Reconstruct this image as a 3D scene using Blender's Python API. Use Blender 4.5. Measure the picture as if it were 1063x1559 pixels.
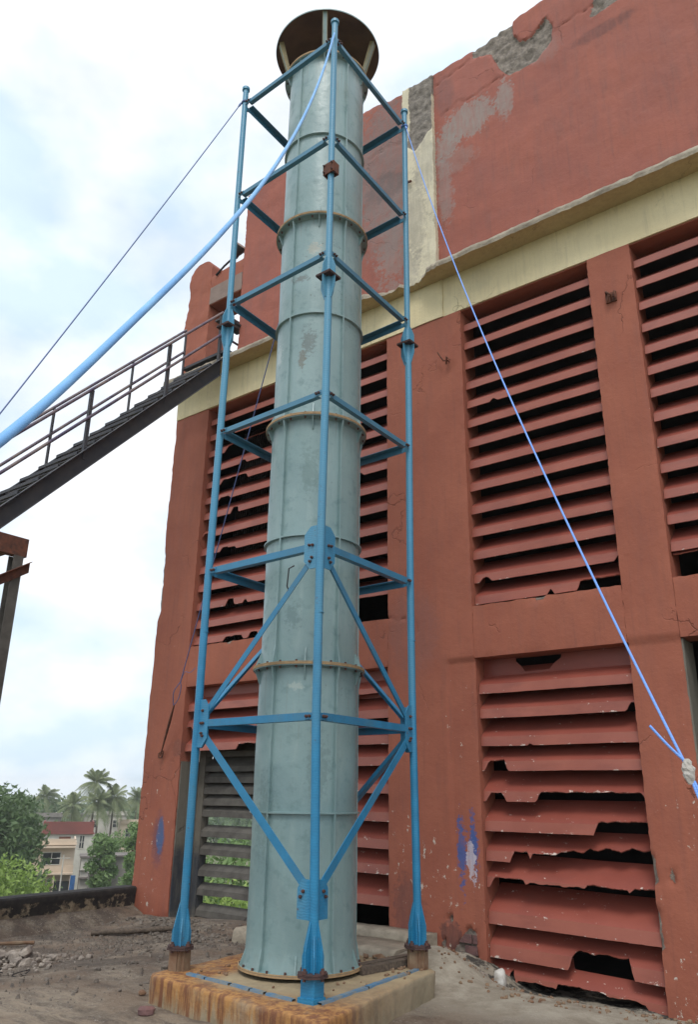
import bpy, math, random
import numpy as np
from mathutils import Vector, Matrix, noise as mn
random.seed(7); rng = np.random.default_rng(7)
scene = bpy.context.scene
for o in list(bpy.data.objects): bpy.data.objects.remove(o)
COL = scene.collection
# ------------------------------------------------------------------ camera, sky, sun, exposure
cd = bpy.data.cameras.new('camera'); cam = bpy.data.objects.new('camera', cd); COL.objects.link(cam)
cd.sensor_fit = 'VERTICAL'; cd.sensor_height = 24; cd.lens = 1193.6/1559*24
cd.clip_start = .05; cd.clip_end = 3000
yaw, pit, rol = .657075, .346660, .014074
fw = Vector((-math.sin(yaw)*math.cos(pit), math.cos(yaw)*math.cos(pit), math.sin(pit)))
rt = Vector((math.cos(yaw), math.sin(yaw), 0)); up = rt.cross(fw)
r_ = rt*math.cos(rol)+up*math.sin(rol); u_ = up*math.cos(rol)-rt*math.sin(rol)
m = Matrix((r_, u_, -fw)).transposed().to_4x4(); m.translation = (0, 0, 1.6)
cam.matrix_world = m; scene.camera = cam
SUN_EL, SUN_AZ = math.radians(58), math.radians(150)      # azimuth clockwise from +Y: behind and right of the camera
w = bpy.data.worlds.new('World'); scene.world = w; w.use_nodes = True
nt = w.node_tree; nt.nodes.clear()
def wn(t, **k):
    n = nt.nodes.new(t)
    for a, b in k.items(): setattr(n, a, b)
    return n
sky = wn('ShaderNodeTexSky', sky_type='NISHITA', sun_disc=False, sun_elevation=SUN_EL, sun_rotation=SUN_AZ, dust_density=2.5, air_density=1.0)
bg1 = wn('ShaderNodeBackground'); bg1.inputs[1].default_value = .13
nt.links.new(sky.outputs[0], bg1.inputs[0])
tc = wn('ShaderNodeTexCoord'); mp = wn('ShaderNodeMapping'); mp.inputs['Scale'].default_value = (1, 1, 1.7); mp.inputs['Location'].default_value = (.9, .5, .75)
nt.links.new(tc.outputs['Generated'], mp.inputs[0])
nz = wn('ShaderNodeTexNoise'); nz.inputs['Scale'].default_value = 2.3; nz.inputs['Detail'].default_value = 7; nz.inputs['Roughness'].default_value = .52; nz.inputs['Distortion'].default_value = .3
nt.links.new(mp.outputs[0], nz.inputs[0])
mr = wn('ShaderNodeMapRange'); mr.inputs[1].default_value = .34; mr.inputs[2].default_value = .6; mr.inputs[3].default_value = .60; mr.inputs[4].default_value = 1.0
nt.links.new(nz.outputs[0], mr.inputs[0])
nz2 = wn('ShaderNodeTexNoise'); nz2.inputs['Scale'].default_value = 3.0; nz2.inputs['Detail'].default_value = 6
nt.links.new(mp.outputs[0], nz2.inputs[0])
cr = wn('ShaderNodeValToRGB'); cr.color_ramp.elements[0].position = .40; cr.color_ramp.elements[0].color = (.60, .73, .85, 1)
cr.color_ramp.elements[1].position = .57; cr.color_ramp.elements[1].color = (1, 1, 1, 1)
nt.links.new(nz2.outputs[0], cr.inputs[0])
bg2 = wn('ShaderNodeBackground'); bg2.inputs[1].default_value = .76
nt.links.new(cr.outputs[0], bg2.inputs[0])
mx = wn('ShaderNodeMixShader'); wo = wn('ShaderNodeOutputWorld')
nt.links.new(mr.outputs[0], mx.inputs[0]); nt.links.new(bg1.outputs[0], mx.inputs[1]); nt.links.new(bg2.outputs[0], mx.inputs[2]); nt.links.new(mx.outputs[0], wo.inputs[0])
sd = bpy.data.lights.new('sun', 'SUN'); sd.energy = 1.0; sd.angle = math.radians(20); sd.color = (1, .97, .92)
so = bpy.data.objects.new('sun', sd); COL.objects.link(so)
sdir = Vector((math.sin(SUN_AZ)*math.cos(SUN_EL), math.cos(SUN_AZ)*math.cos(SUN_EL), math.sin(SUN_EL)))
so.rotation_euler = sdir.to_track_quat('Z', 'Y').to_euler()
vs = scene.view_settings; vs.view_transform = 'Standard'; vs.look = 'None'; vs.gamma = 1; vs.use_curve_mapping = False
vs.exposure = .80

# ------------------------------------------------------------------ materials
class NT:
    def __init__(s, name):
        s.m = bpy.data.materials.new(name); s.m.use_nodes = True; s.t = s.m.node_tree; s.t.nodes.clear()
        s.out = s.n('ShaderNodeOutputMaterial'); s.b = s.n('ShaderNodeBsdfPrincipled'); s.l(s.b.outputs[0], s.out.inputs[0])
        s.pos = s.n('ShaderNodeNewGeometry').outputs['Position']
    def n(s, t): return s.t.nodes.new(t)
    def l(s, a, b): s.t.links.new(a, b)
    def put(s, sock, v):
        if isinstance(v, (int, float)): sock.default_value = v
        elif isinstance(v, tuple): sock.default_value = v if len(v) == len(sock.default_value) else (*v, 1)
        else: s.l(v, sock)
    def noise(s, scale, detail=5, rough=.55, stretch=None, dist=0, off=(0, 0, 0)):
        x = s.n('ShaderNodeTexNoise'); v = s.pos
        if stretch or off != (0, 0, 0):
            mp = s.n('ShaderNodeMapping'); mp.inputs['Scale'].default_value = stretch or (1, 1, 1); mp.inputs['Location'].default_value = off
            s.l(s.pos, mp.inputs[0]); v = mp.outputs[0]
        s.l(v, x.inputs['Vector']); x.inputs['Scale'].default_value = scale; x.inputs['Detail'].default_value = detail
        x.inputs['Roughness'].default_value = rough; x.inputs['Distortion'].default_value = dist
        return x.outputs[0]
    def rng(s, v, a, b, c=0., d=1.):
        x = s.n('ShaderNodeMapRange'); s.put(x.inputs[0], v)
        for i, q in enumerate((a, b, c, d)): s.put(x.inputs[i+1], q)
        return x.outputs[0]
    def math(s, op, a, b=0., c=0.):
        x = s.n('ShaderNodeMath'); x.operation = op; s.put(x.inputs[0], a); s.put(x.inputs[1], b); s.put(x.inputs[2], c); return x.outputs[0]
    def mix(s, f, a, b):
        x = s.n('ShaderNodeMix'); x.data_type = 'RGBA'; s.put(x.inputs[0], f); s.put(x.inputs[6], a); s.put(x.inputs[7], b); return x.outputs[2]
    def xyz(s):
        if not hasattr(s, '_x'):
            x = s.n('ShaderNodeSeparateXYZ'); s.l(s.pos, x.inputs[0]); s._x = x.outputs
        return s._x
    def ell(s, cx, cz, rx, rz, nz, amt=.6, soft=.25, ax=0):
        X = s.xyz()
        a = s.math('DIVIDE', s.math('SUBTRACT', X[ax], cx), rx); b = s.math('DIVIDE', s.math('SUBTRACT', X[2], cz), rz)
        d = s.math('SQRT', s.math('ADD', s.math('MULTIPLY', a, a), s.math('MULTIPLY', b, b)))
        d = s.math('ADD', d, s.math('MULTIPLY', s.math('SUBTRACT', nz, .5), amt*2))
        return s.rng(d, 1+soft, 1-soft)
    def fin(s, col, rough=.8, bump=None, bs=.3, bd=.02, metal=0, spec=.5):
        s.put(s.b.inputs['Base Color'], col); s.put(s.b.inputs['Roughness'], rough); s.put(s.b.inputs['Metallic'], metal)
        s.b.inputs['Specular IOR Level'].default_value = spec
        if bump is not None:
            b = s.n('ShaderNodeBump'); b.inputs['Strength'].default_value = bs; b.inputs['Distance'].default_value = bd
            s.l(bump, b.inputs['Height']); s.l(b.outputs[0], s.b.inputs['Normal'])
        return s.m
def simple(name, a, b=None, scale=8, rough=.7, bs=.3, bd=.01, metal=0, spec=.4, stretch=None):
    s = NT(name); b = b or tuple(c*.6 for c in a); n = s.noise(scale, 6, .6, stretch)
    return s.fin(s.mix(s.rng(n, .35, .65), a, b), rough, s.noise(scale*5, 5), bs, bd, metal, spec)
CONC = (.30, .265, .215); CONCD = (.15, .13, .105)
def wall_mat(name, c1, c2, c3, chips=.0, regions=(), under=(.31, .26, .215), rough=.78):
    s = NT(name); X = s.xyz()
    n1 = s.noise(1.3, 6, .6); n2 = s.noise(3.5, 6, .6, (3, 3, .5)); n3 = s.noise(22, 5, .65); n4 = s.noise(6, 6, .65, off=(3, 1, 2))
    col = s.mix(s.rng(n1, .35, .65), c1, c2)
    col = s.mix(s.rng(n2, .50, .78, 0, .55), col, c3)
    n5 = s.noise(4, 7, .7, (5, 5, .22), off=(3, 3, 0)); col = s.mix(s.rng(n5, .52, .68, 0, .38), col, tuple(c*.62+.02 for c in c2))
    vd = s.n('ShaderNodeTexVoronoi'); vd.feature = 'DISTANCE_TO_EDGE'; vd.inputs['Scale'].default_value = .9
    vn = s.n('ShaderNodeTexNoise'); vn.inputs['Scale'].default_value = 3; vn.inputs['Detail'].default_value = 5; s.l(s.pos, vn.inputs['Vector'])
    va = s.n('ShaderNodeVectorMath'); va.operation = 'MULTIPLY_ADD'; s.l(vn.outputs['Color'], va.inputs[0]); va.inputs[1].default_value = (.5, .5, .5); s.l(s.pos, va.inputs[2]); s.l(va.outputs[0], vd.inputs['Vector'])
    crk = s.math('MULTIPLY', s.rng(vd.outputs['Distance'], .007, .002), s.rng(s.noise(.8, 3, .5, off=(6, 1, 4)), .55, .62)); col = s.mix(s.math('MULTIPLY', crk, .5), col, tuple(c*.35 for c in c2))
    col = s.mix(s.rng(n4, .56, .75, 0, .35), col, tuple(c*1.18 for c in c1))
    col = s.mix(s.rng(n3, .58, .75, 0, .25), col, tuple(c*.55 for c in c2))
    for (rc, cx, cz, rx, rz, st, amt, soft) in regions:
        mk = s.math('MULTIPLY', s.ell(cx, cz, rx, rz, s.math('ADD', s.math('MULTIPLY', n3, .55), s.math('MULTIPLY', n4, .45)), amt*1.5, soft*.6), s.math('MULTIPLY', s.rng(s.noise(9, 4, .6, (2.5, 2.5, .5)), .3, .6, .55, 1), st))
        col = s.mix(mk, col, rc)
    if chips:
        lo = s.rng(X[2], 5.0, -.2, -.02, .115*chips)
        cn = s.math('ADD', s.noise(15, 5, .72, (1, 1, .7)), s.math('ADD', lo, .012))
        clus = s.rng(s.noise(1.1, 3, .5, off=(5, 5, 5)), .42, .6, -.035, .01)
        ck = s.rng(s.math('ADD', cn, clus), .735, .75)
        col = s.mix(ck, col, (.55, .47, .40))
    at = s.n('ShaderNodeAttribute'); at.attribute_name = 'peel'
    pk = s.rng(s.math('ADD', at.outputs['Fac'], s.math('MULTIPLY', s.math('SUBTRACT', n3, .5), .5)), .47, .53)
    un = s.mix(s.rng(s.noise(14, 7, .7), .35, .65), under, tuple(c*.42 for c in under))
    col = s.mix(pk, col, un)
    # hair cracks
    bump = s.math('SUBTRACT', s.math('ADD', s.math('MULTIPLY', n3, .7), s.math('MULTIPLY', n4, .8)), s.math('MULTIPLY', crk, 1.5))
    bump = s.math('ADD', bump, s.math('MULTIPLY', pk, s.math('MULTIPLY', s.noise(30, 6, .7), 3.)))
    bump = s.math('ADD', bump, s.math('MULTIPLY', s.noise(9, 3, .5, (1.5, 1.5, .3)), .5))
    return s.fin(col, rough, bump, .55, .012, 0, .35)
R1, R2, R3 = (.350, .115, .069), (.300, .093, .057), (.245, .092, .066)
GREYW = (.28, .24, .215)
BLUE_S = (.03, .10, .30)
M = {}
M['red'] = wall_mat('red_paint', R1, R2, R3, 1.0, [
    (BLUE_S, -4.45, 1.05, .05, .30, .85, 2.2, .3), (BLUE_S, -4.31, 1.15, .045, .24, .9, 2.2, .3), ((.5, .45, .5), -4.34, .95, .04, .17, .9, 2.6, .2),
    ((.07, .05, .10), -9.25, .98, .12, .30, .55, .6, .5), ((.05, .12, .26), -9.21, 1.04, .075, .22, .85, .5, .25),
    ((.10, .05, .045), -4.6, .25, .12, .16, .8, .9, .2), ((.09, .05, .05), -5.1, .5, .2, .3, .5, .9, .3),
    ((.06, .05, .05), -9.0, 2.2, .10, .12, .3, .5, .3), ((.24, .10, .08), -5.0, 3.4, .35, .5, .6, .6, .4)])
M['red_top'] = wall_mat('weathered_red_paint', (.345, .110, .074), (.295, .098, .072), (.21, .095, .078), .16, [
    (GREYW, -3.98, 10.62, .44, .32, .85, 1.0, .2), (GREYW, -3.38, 10.66, .13, .34, .8, 1.0, .25), (GREYW, -4.3, 10.35, .18, .22, .8, 1.0, .3), (GREYW, -4.2, 10.0, .35, .2, .35, .8, .3),
    ((.20, .155, .145), -5.4, 10.6, .55, 1.2, .8, .9, .3), ((.26, .22, .20), -5.25, 9.0, .25, .7, .7, 1.6, .4), ((.27, .225, .205), -4.35, 9.6, .12, .6, .6, 1.6, .4), ((.23, .17, .155), -5.3, 9.6, .5, .7, .6, .6, .3), ((.12, .09, .085), -5.35, 10.2, .35, .25, .6, .7, .3),
    ((.36, .13, .10), -4.0, 11.4, .5, .35, .5, .5, .4), ((.08, .045, .045), -2.0, 10.9, .4, .1, .45, .6, .4), ((.16, .085, .08), -4.3, 11.3, .15, .35, .5, .5, .4),
    ((.27, .20, .18), -2.75, 11.1, .22, .2, .35, .7, .4)])
M['cream'] = wall_mat('cream_paint', (.76, .655, .41), (.70, .595, .36), (.62, .52, .33), .3, [((.30, .27, .22), -4.8, 9.2, .14, .6, .5, .8, .4), ((.3, .28, .2), -3.9, 7.9, .2, .15, .2, .8, .4)], under=(.25, .215, .175))
M['cream_pale'] = wall_mat('pale_cream_paint', (.66, .60, .44), (.60, .53, .38), (.44, .39, .31), .35, [((.30, .27, .22), -4.8, 9.3, .16, .7, .6, 1.2, .4), ((.34, .31, .26), -4.62, 10.2, .2, .5, .5, 1.5, .4), ((.30, .27, .23), -4.9, 8.5, .14, .3, .5, 1.5, .4)], under=(.29, .25, .21))
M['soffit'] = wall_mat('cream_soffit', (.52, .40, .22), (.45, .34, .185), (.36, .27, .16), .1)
M['conc'] = simple('bare_concrete', (.37, .32, .245), (.22, .185, .14), 5, .9, .6, .02)
M['lintel'] = simple('grey_plaster', (.27, .20, .17), (.22, .16, .135), 4, .9, .4, .01)
M['greyjamb'] = wall_mat('grey_cement', (.20, .185, .15), (.15, .135, .11), (.09, .085, .07), .1, [((.02, .03, .05), -8.95, .45, .5, .42, .8, .4, .4)])
M['dark'] = simple('black_and_interior_shade', (.030, .026, .026), (.015, .013, .013), 3, .95)  # near-black: deep interior shade put into the wall colour; also for black scraps
M['greyfill'] = simple('grey_fill_pack', (.10, .09, .085), (.05, .045, .042), 6, .9)
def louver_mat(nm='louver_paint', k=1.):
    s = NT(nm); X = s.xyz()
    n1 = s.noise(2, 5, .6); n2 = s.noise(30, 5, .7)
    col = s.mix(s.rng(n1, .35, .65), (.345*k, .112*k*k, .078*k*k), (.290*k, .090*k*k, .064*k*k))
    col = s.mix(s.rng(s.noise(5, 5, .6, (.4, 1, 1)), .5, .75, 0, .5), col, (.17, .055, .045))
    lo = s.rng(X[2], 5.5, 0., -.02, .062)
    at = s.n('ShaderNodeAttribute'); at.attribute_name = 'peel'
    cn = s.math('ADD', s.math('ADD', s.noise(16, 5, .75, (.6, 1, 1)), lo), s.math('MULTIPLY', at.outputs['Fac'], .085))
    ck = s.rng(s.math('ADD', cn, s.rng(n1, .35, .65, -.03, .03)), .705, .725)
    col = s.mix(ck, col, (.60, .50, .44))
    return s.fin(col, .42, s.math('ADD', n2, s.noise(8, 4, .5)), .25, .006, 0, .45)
M['louver'] = louver_mat(); M['louverboard'] = louver_mat('shaded_board_paint', .80)  # board copy is darkened: shade between the louvres put into its colour
M['greylouver'] = simple('grey_louver', (.125, .115, .10), (.07, .063, .055), 5, .75, .4)
def frp():
    s = NT('teal_fibreglass'); X = s.xyz()
    n1 = s.noise(1.6, 6, .6); n2 = s.noise(5, 6, .6, (2.2, 2.2, .45)); n3 = s.noise(55, 5, .6); n4 = s.noise(9, 5, .65, off=(1, 7, 3))
    col = s.mix(s.rng(n1, .35, .65), (.275, .375, .375), (.225, .325, .328))
    col = s.mix(s.rng(n2, .52, .75, 0, .6), col, (.35, .44, .43))
    col = s.mix(s.rng(n4, .55, .70, 0, .6), col, (.13, .215, .215))
    rn = s.math('MULTIPLY', s.rng(s.noise(5, 6, .7, (7, 7, .3), off=(1, 4, 0)), .56, .70), s.rng(s.math('FRACT', s.math('DIVIDE', s.math('SUBTRACT', X[2], .372), 2.235)), .55, .97)); col = s.mix(s.math('MULTIPLY', rn, .6), col, (.20, .15, .10))
    zd = s.rng(s.math('FRACT', s.math('DIVIDE', s.math('SUBTRACT', X[2], .372), 2.235)), .90, 1.0, 0, .35); col = s.mix(s.math('MULTIPLY', zd, s.rng(n2, .4, .6)), col, (.13, .17, .15))
    sp = s.rng(s.math('ADD', s.noise(24, 6, .75), s.rng(s.noise(1.7, 2, .5, off=(2, 9, 4)), .5, .66, -.08, .05)), .655, .68)
    col = s.mix(s.math('MULTIPLY', sp, .8), col, (.13, .15, .13))
    for (cx, cz, rx, rz, c_, st) in ((-4.25, 5.62, .05, .13, (.12, .13, .12), .65), (-4.30, 5.45, .03, .10, (.16, .13, .09), .7), (-4.62, 5.6, .05, .12, (.50, .56, .54), .6), (-4.30, 3.0, .06, .10, (.13, .2, .2), .6),
            (-4.22, 6.7, .05, .06, (.42, .38, .30), .6), (-4.25, 2.42, .05, .03, (.5, .55, .5), .7), (-4.1, 1.8, .05, .2, (.12, .17, .17), .5), (-4.35, 6.35, .08, .03, (.15, .15, .13), .7), (-4.5, 1.4, .10, .25, (.12, .18, .18), .5), (-4.2, 4.3, .06, .2, (.13, .2, .19), .5)):
        col = s.mix(s.math('MULTIPLY', s.ell(cx, cz, rx, rz, s.noise(28, 6, .75), 2.6, .3), st), col, c_)
    wh = s.rng(s.noise(19, 5, .7, off=(8, 8, 8)), .70, .72)
    col = s.mix(s.math('MULTIPLY', wh, .7), col, (.55, .60, .57))
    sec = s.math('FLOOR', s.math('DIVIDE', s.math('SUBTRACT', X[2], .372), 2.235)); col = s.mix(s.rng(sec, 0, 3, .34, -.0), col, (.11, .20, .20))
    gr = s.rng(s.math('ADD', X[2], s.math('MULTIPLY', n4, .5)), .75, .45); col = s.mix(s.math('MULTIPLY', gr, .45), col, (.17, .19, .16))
    bump = s.math('ADD', s.math('MULTIPLY', n3, .22), s.math('ADD', s.math('MULTIPLY', s.noise(16, 4, .6), .8), s.math('MULTIPLY', s.noise(4, 3, .5), .7)))
    rg = s.rng(n4, .3, .7, .30, .5)
    return s.fin(col, rg, bump, .34, .010, 0, .5)
M['frp'] = frp()
M['gasket'] = simple('tan_flange_edge', (.44, .29, .15), (.30, .20, .11), 20, .8)
M['capin'] = simple('brown_cap_underside', (.165, .10, .065), (.095, .062, .048), 2.5, .7)
M['capin2'] = simple('pale_bracket', (.42, .34, .20), (.30, .24, .14), 8, .8)
def blue_mat(name, a, b, tone2, ring=0, wz=.7):
    s = NT(name)
    n1 = s.noise(7, 5, .6); n2 = s.noise(3, 5, .6, (1, 1, .3))
    col = s.mix(s.rng(n1, .35, .65), a, b); X = s.xyz()
    col = s.mix(s.rng(X[2], 2.4, 4.8, 0, wz), col, tone2)  # second tone grows with height here, then returns as worn streaks
    col = s.mix(s.rng(n2, .48, .7, 0, .6), col, tuple(c*.8 for c in tone2))
    rk = s.rng(s.math('ADD', s.noise(24, 6, .75), s.rng(n2, .4, .7, -.03, .05)), .655, .68); col = s.mix(rk, col, (.10, .06, .045))
    bump = s.noise(40, 5, .6)
    if ring:
        wv = s.n('ShaderNodeTexWave'); wv.bands_direction = 'Z'; wv.inputs['Scale'].default_value = 17; wv.inputs['Distortion'].default_value = 6; wv.inputs['Detail'].default_value = 2
        s.l(s.pos, wv.inputs[0]); bump = s.math('ADD', bump, s.math('MULTIPLY', wv.outputs['Fac'], .35))
        col = s.mix(s.math('MULTIPLY', s.rng(wv.outputs['Fac'], .55, .95), .16), col, tuple(c*.55 for c in b))
    return s.fin(col, .42, bump, .35, .004, 0, .5)
M['pipe'] = blue_mat('blue_pipe_paint', (.022, .215, .40), (.020, .175, .33), (.125, .33, .45), 1, .6)
M['bar'] = blue_mat('blue_bar_paint', (.020, .20, .38), (.018, .16, .30), (.070, .20, .29), 0, .85)
M['rust'] = simple('rusty_steel', (.17, .062, .035), (.075, .035, .026), 14, .85, .5, .006)
M['rustd'] = simple('dark_rusty_plate', (.085, .045, .040), (.045, .03, .03), 18, .8, .4, .004)
M['bolt'] = simple('rusty_bolt', (.12, .05, .038), (.07, .04, .035), 30, .7)
M['stub'] = simple('rust_stained_cement', (.24, .17, .11), (.16, .08, .045), 7, .9, .6, .012)
M['stairsteel'] = simple('dark_grey_steel', (.040, .042, .052), (.065, .06, .062), 6, .6, .3, .004)
M['rail'] = simple('weathered_rail_paint', (.07, .055, .11), (.22, .17, .16), 3.5, .6, .2, .003)
M['wood'] = simple('weathered_wood', (.13, .10, .075), (.06, .045, .035), 9, .9, .6, .006, stretch=(1, 5, 5))
M['white'] = simple('white_plastic', (.62, .60, .56), (.34, .31, .27), 16, .6)
M['brick'] = simple('brick_face', (.19, .095, .085), (.11, .065, .065), 14, .95, .7, .012)
def plinth_mat():
    s = NT('rust_stained_plinth'); X = s.xyz()
    n1 = s.noise(3, 6, .65); n2 = s.noise(5.5, 6, .7, (3.2, 3.2, .22)); n3 = s.noise(18, 6, .7)
    side = s.mix(s.rng(n1, .35, .65), (.34, .29, .20), (.22, .185, .125))
    topc = s.mix(s.rng(s.noise(4, 6, .7, off=(2, 2, 2)), .35, .65), (.36, .285, .175), (.25, .195, .125))
    col = s.mix(s.rng(X[2], .315, .328), side, topc)
    rust = s.mix(s.rng(n2, .42, .58), (.40, .20, .065), (.17, .066, .032)); rust = s.mix(s.rng(n3, .5, .7, 0, .5), rust, (.12, .06, .035))
    # rust runs on the outer rim and on the faces below the steel strip, strongest on the south side
    south = s.rng(X[1], 4.62, 4.38); front = s.rng(X[1], 4.95, 4.45)
    ne = s.math('MULTIPLY', s.rng(X[0], -3.72, -3.60), s.rng(s.math('ADD', X[1], s.math('MULTIPLY', n1, 1.2)), 6.2, 5.2, 0, .42))
    mk = s.math('MAXIMUM', s.math('MAXIMUM', south, s.math('MULTIPLY', front, s.rng(X[0], -3.9, -3.6))), ne)
    mk = s.math('MAXIMUM', mk, s.ell(-5.05, .3, .3, .5, n1, .3))
    mk = s.math('MULTIPLY', mk, s.rng(n1, .30, .48, .45, 1)); mk = s.math('MULTIPLY', mk, s.rng(s.math('ADD', n2, s.math('MULTIPLY', s.rng(X[2], .15, .33), .25)), .43, .60, .05, .95))
    col = s.mix(mk, col, rust)
    # blue strip remains
    return s.fin(col, .85, s.math('ADD', n3, s.math('MULTIPLY', n1, 1.5)), .6, .012, 0, .3)
M['plinth'] = plinth_mat()
M['strip'] = simple('worn_blue_strip', (.06, .17, .30), (.20, .20, .17), 12, .7, .4, .004)
def deck_mat():
    s = NT('dirty_roof_screed'); n1 = s.noise(.9, 7, .65); n2 = s.noise(4, 7, .7); n3 = s.noise(30, 7, .75); v = s.noise(38, 3, .8)
    col = s.mix(s.rng(n1, .38, .62), (.175, .14, .108), (.10, .078, .062))
    col = s.mix(s.rng(n2, .45, .7), col, (.30, .25, .19))
    col = s.mix(s.rng(n3, .52, .7, 0, .7), col, (.07, .055, .048))
    col = s.mix(s.rng(v, .58, .66, 0, .85), col, (.36, .32, .28))
    v2 = s.noise(60, 3, .8, off=(4, 4, 4)); col = s.mix(s.rng(v2, .58, .66, 0, .8), col, (.05, .042, .04)); X = s.xyz()
    br = s.math('MULTIPLY', s.rng(X[0], -7.2, -5.8), s.rng(s.math('ADD', X[1], n2), 5.6, 4.6, 0, .8)); br = s.math('MULTIPLY', br, s.rng(s.noise(5, 7, .72, (.6, 1.5, 1), 1.), .38, .6)); col = s.mix(br, col, (.33, .265, .195)); col = s.mix(s.rng(s.noise(1.7, 5, .6, off=(2, 0, 7)), .45, .62, 0, .5), col, (.16, .105, .07))
    wet = s.rng(s.noise(1.1, 4, .6, off=(7, 2, 0)), .54, .60, 0, .6); col = s.mix(wet, col, (.075, .06, .05))
    cm = s.math('MULTIPLY', s.rng(s.math('ADD', X[0], n2), -4.6, -4.1), s.rng(s.math('ADD', X[1], s.math('MULTIPLY', n2, .5)), 5.6, 6.2)); col = s.mix(s.math('MULTIPLY', cm, .9), col, s.mix(s.rng(n2, .4, .62), (.40, .36, .29), (.25, .215, .165)))
    bk = s.math('MULTIPLY', cm, s.math('MULTIPLY', s.rng(X[1], 6.7, 7.3), s.rng(s.noise(5, 6, .7, off=(9, 9, 9)), .46, .53))); col = s.mix(s.math('MULTIPLY', bk, .9), col, (.03, .027, .025))
    return s.fin(col, .92, s.math('ADD', s.math('MULTIPLY', n3, 1.2), s.math('ADD', n2, s.math('MULTIPLY', v, .7))), .8, .02, 0, .3)
M['deck'] = deck_mat()
def parapet_mat():
    s = NT('mouldy_black_plaster'); n1 = s.noise(3.2, 7, .62, (1, 1, 1.4)); n2 = s.noise(12, 6, .7)
    col = s.mix(s.rng(n2, .35, .65), (.020, .018, .018), (.04, .034, .03))
    X = s.xyz()
    q = s.math('SUBTRACT', s.math('ADD', s.math('MULTIPLY', n1, .75), s.math('ADD', s.math('MULTIPLY', s.noise(13, 6, .7), .25), s.rng(X[2], .05, .33, .085, -.01))), s.rng(X[2], .29, .34, 0, .2))
    col = s.mix(s.rng(q, .515, .56), col, s.mix(s.rng(n2, .4, .6), (.29, .23, .155), (.13, .095, .065)))
    return s.fin(col, .9, n2, .6, .01, 0, .3)
M['parapet'] = parapet_mat()
M['gravelm'] = simple('dull_gravel', (.20, .17, .14), (.085, .07, .06), 30, .95, .4)
M['rubble'] = simple('rubble_stone', (.36, .31, .26), (.17, .14, .12), 9, .95, .6, .01)
def leaf_mat(name, a, b):
    s = NT(name); col = s.mix(s.rng(s.noise(.9, 4, .6), .35, .65), a, b); s.fin(col, .6, None, 0, 0, 0, .3)
    s.b.inputs['Transmission Weight'].default_value = 0
    tr = s.n('ShaderNodeBsdfTranslucent'); s.l(col, tr.inputs[0]); mx = s.n('ShaderNodeMixShader'); mx.inputs[0].default_value = .3
    s.l(s.b.outputs[0], mx.inputs[1]); s.l(tr.outputs[0], mx.inputs[2]); s.l(mx.outputs[0], s.out.inputs[0]); return s.m
M['leafd'] = leaf_mat('dark_leaves', (.075, .125, .05), (.13, .185, .08))
M['leafb'] = leaf_mat('bright_leaves', (.20, .30, .06), (.29, .38, .11))
M['leafm'] = leaf_mat('mid_leaves', (.13, .22, .07), (.20, .29, .11))
M['leafp'] = leaf_mat('palm_leaves', (.17, .21, .10), (.26, .29, .15))
M['bark'] = simple('bark', (.12, .09, .065), (.07, .05, .04), 3, .9)
M['cream_h'] = simple('cream_house_paint', (.62, .50, .38), (.50, .40, .30), .4, .9, .1)
M['white_h'] = simple('white_house_wall', (.55, .52, .46), (.40, .38, .34), .5, .9, .1)
M['grey_h'] = simple('grey_house_wall', (.30, .27, .24), (.18, .165, .15), .5, .9, .1)
M['red_h'] = simple('red_house_wall', (.24, .075, .06), (.17, .06, .05), .4, .9, .1)
M['glass_h'] = simple('dark_window_glass', (.03, .035, .04), (.02, .02, .02), 1, .2, .0)
M['brown_h'] = simple('brown_shutter', (.20, .07, .035), (.14, .05, .03), 2, .8, .0)
M['roofgrey'] = simple('grey_roof', (.22, .19, .17), (.14, .12, .11), .8, .9, .1)
M['bluecloth'] = simple('blue_cloth', (.04, .14, .35), (.03, .1, .25), 2, .9, .0)
M['grass'] = simple('field_ground', (.10, .14, .05), (.17, .15, .09), .08, .95, .2)
def rope_mat(name, a, b, sc):
    s = NT(name); wv = s.n('ShaderNodeTexWave'); wv.bands_direction = 'Z'; wv.inputs['Scale'].default_value = sc; wv.inputs['Distortion'].default_value = 1
    s.l(s.pos, wv.inputs[0]); return s.fin(s.mix(wv.outputs['Fac'], a, b), .6, wv.outputs['Fac'], .3, .002)
M['rope'] = rope_mat('blue_rope', (.10, .27, .72), (.22, .40, .85), 60)
M['ropethick'] = simple('pale_blue_sheath', (.15, .36, .68), (.22, .46, .76), 5, .5, .2, .001)
M['ropedark'] = rope_mat('dark_blue_rope', (.06, .10, .24), (.12, .17, .38), 60)

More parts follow.
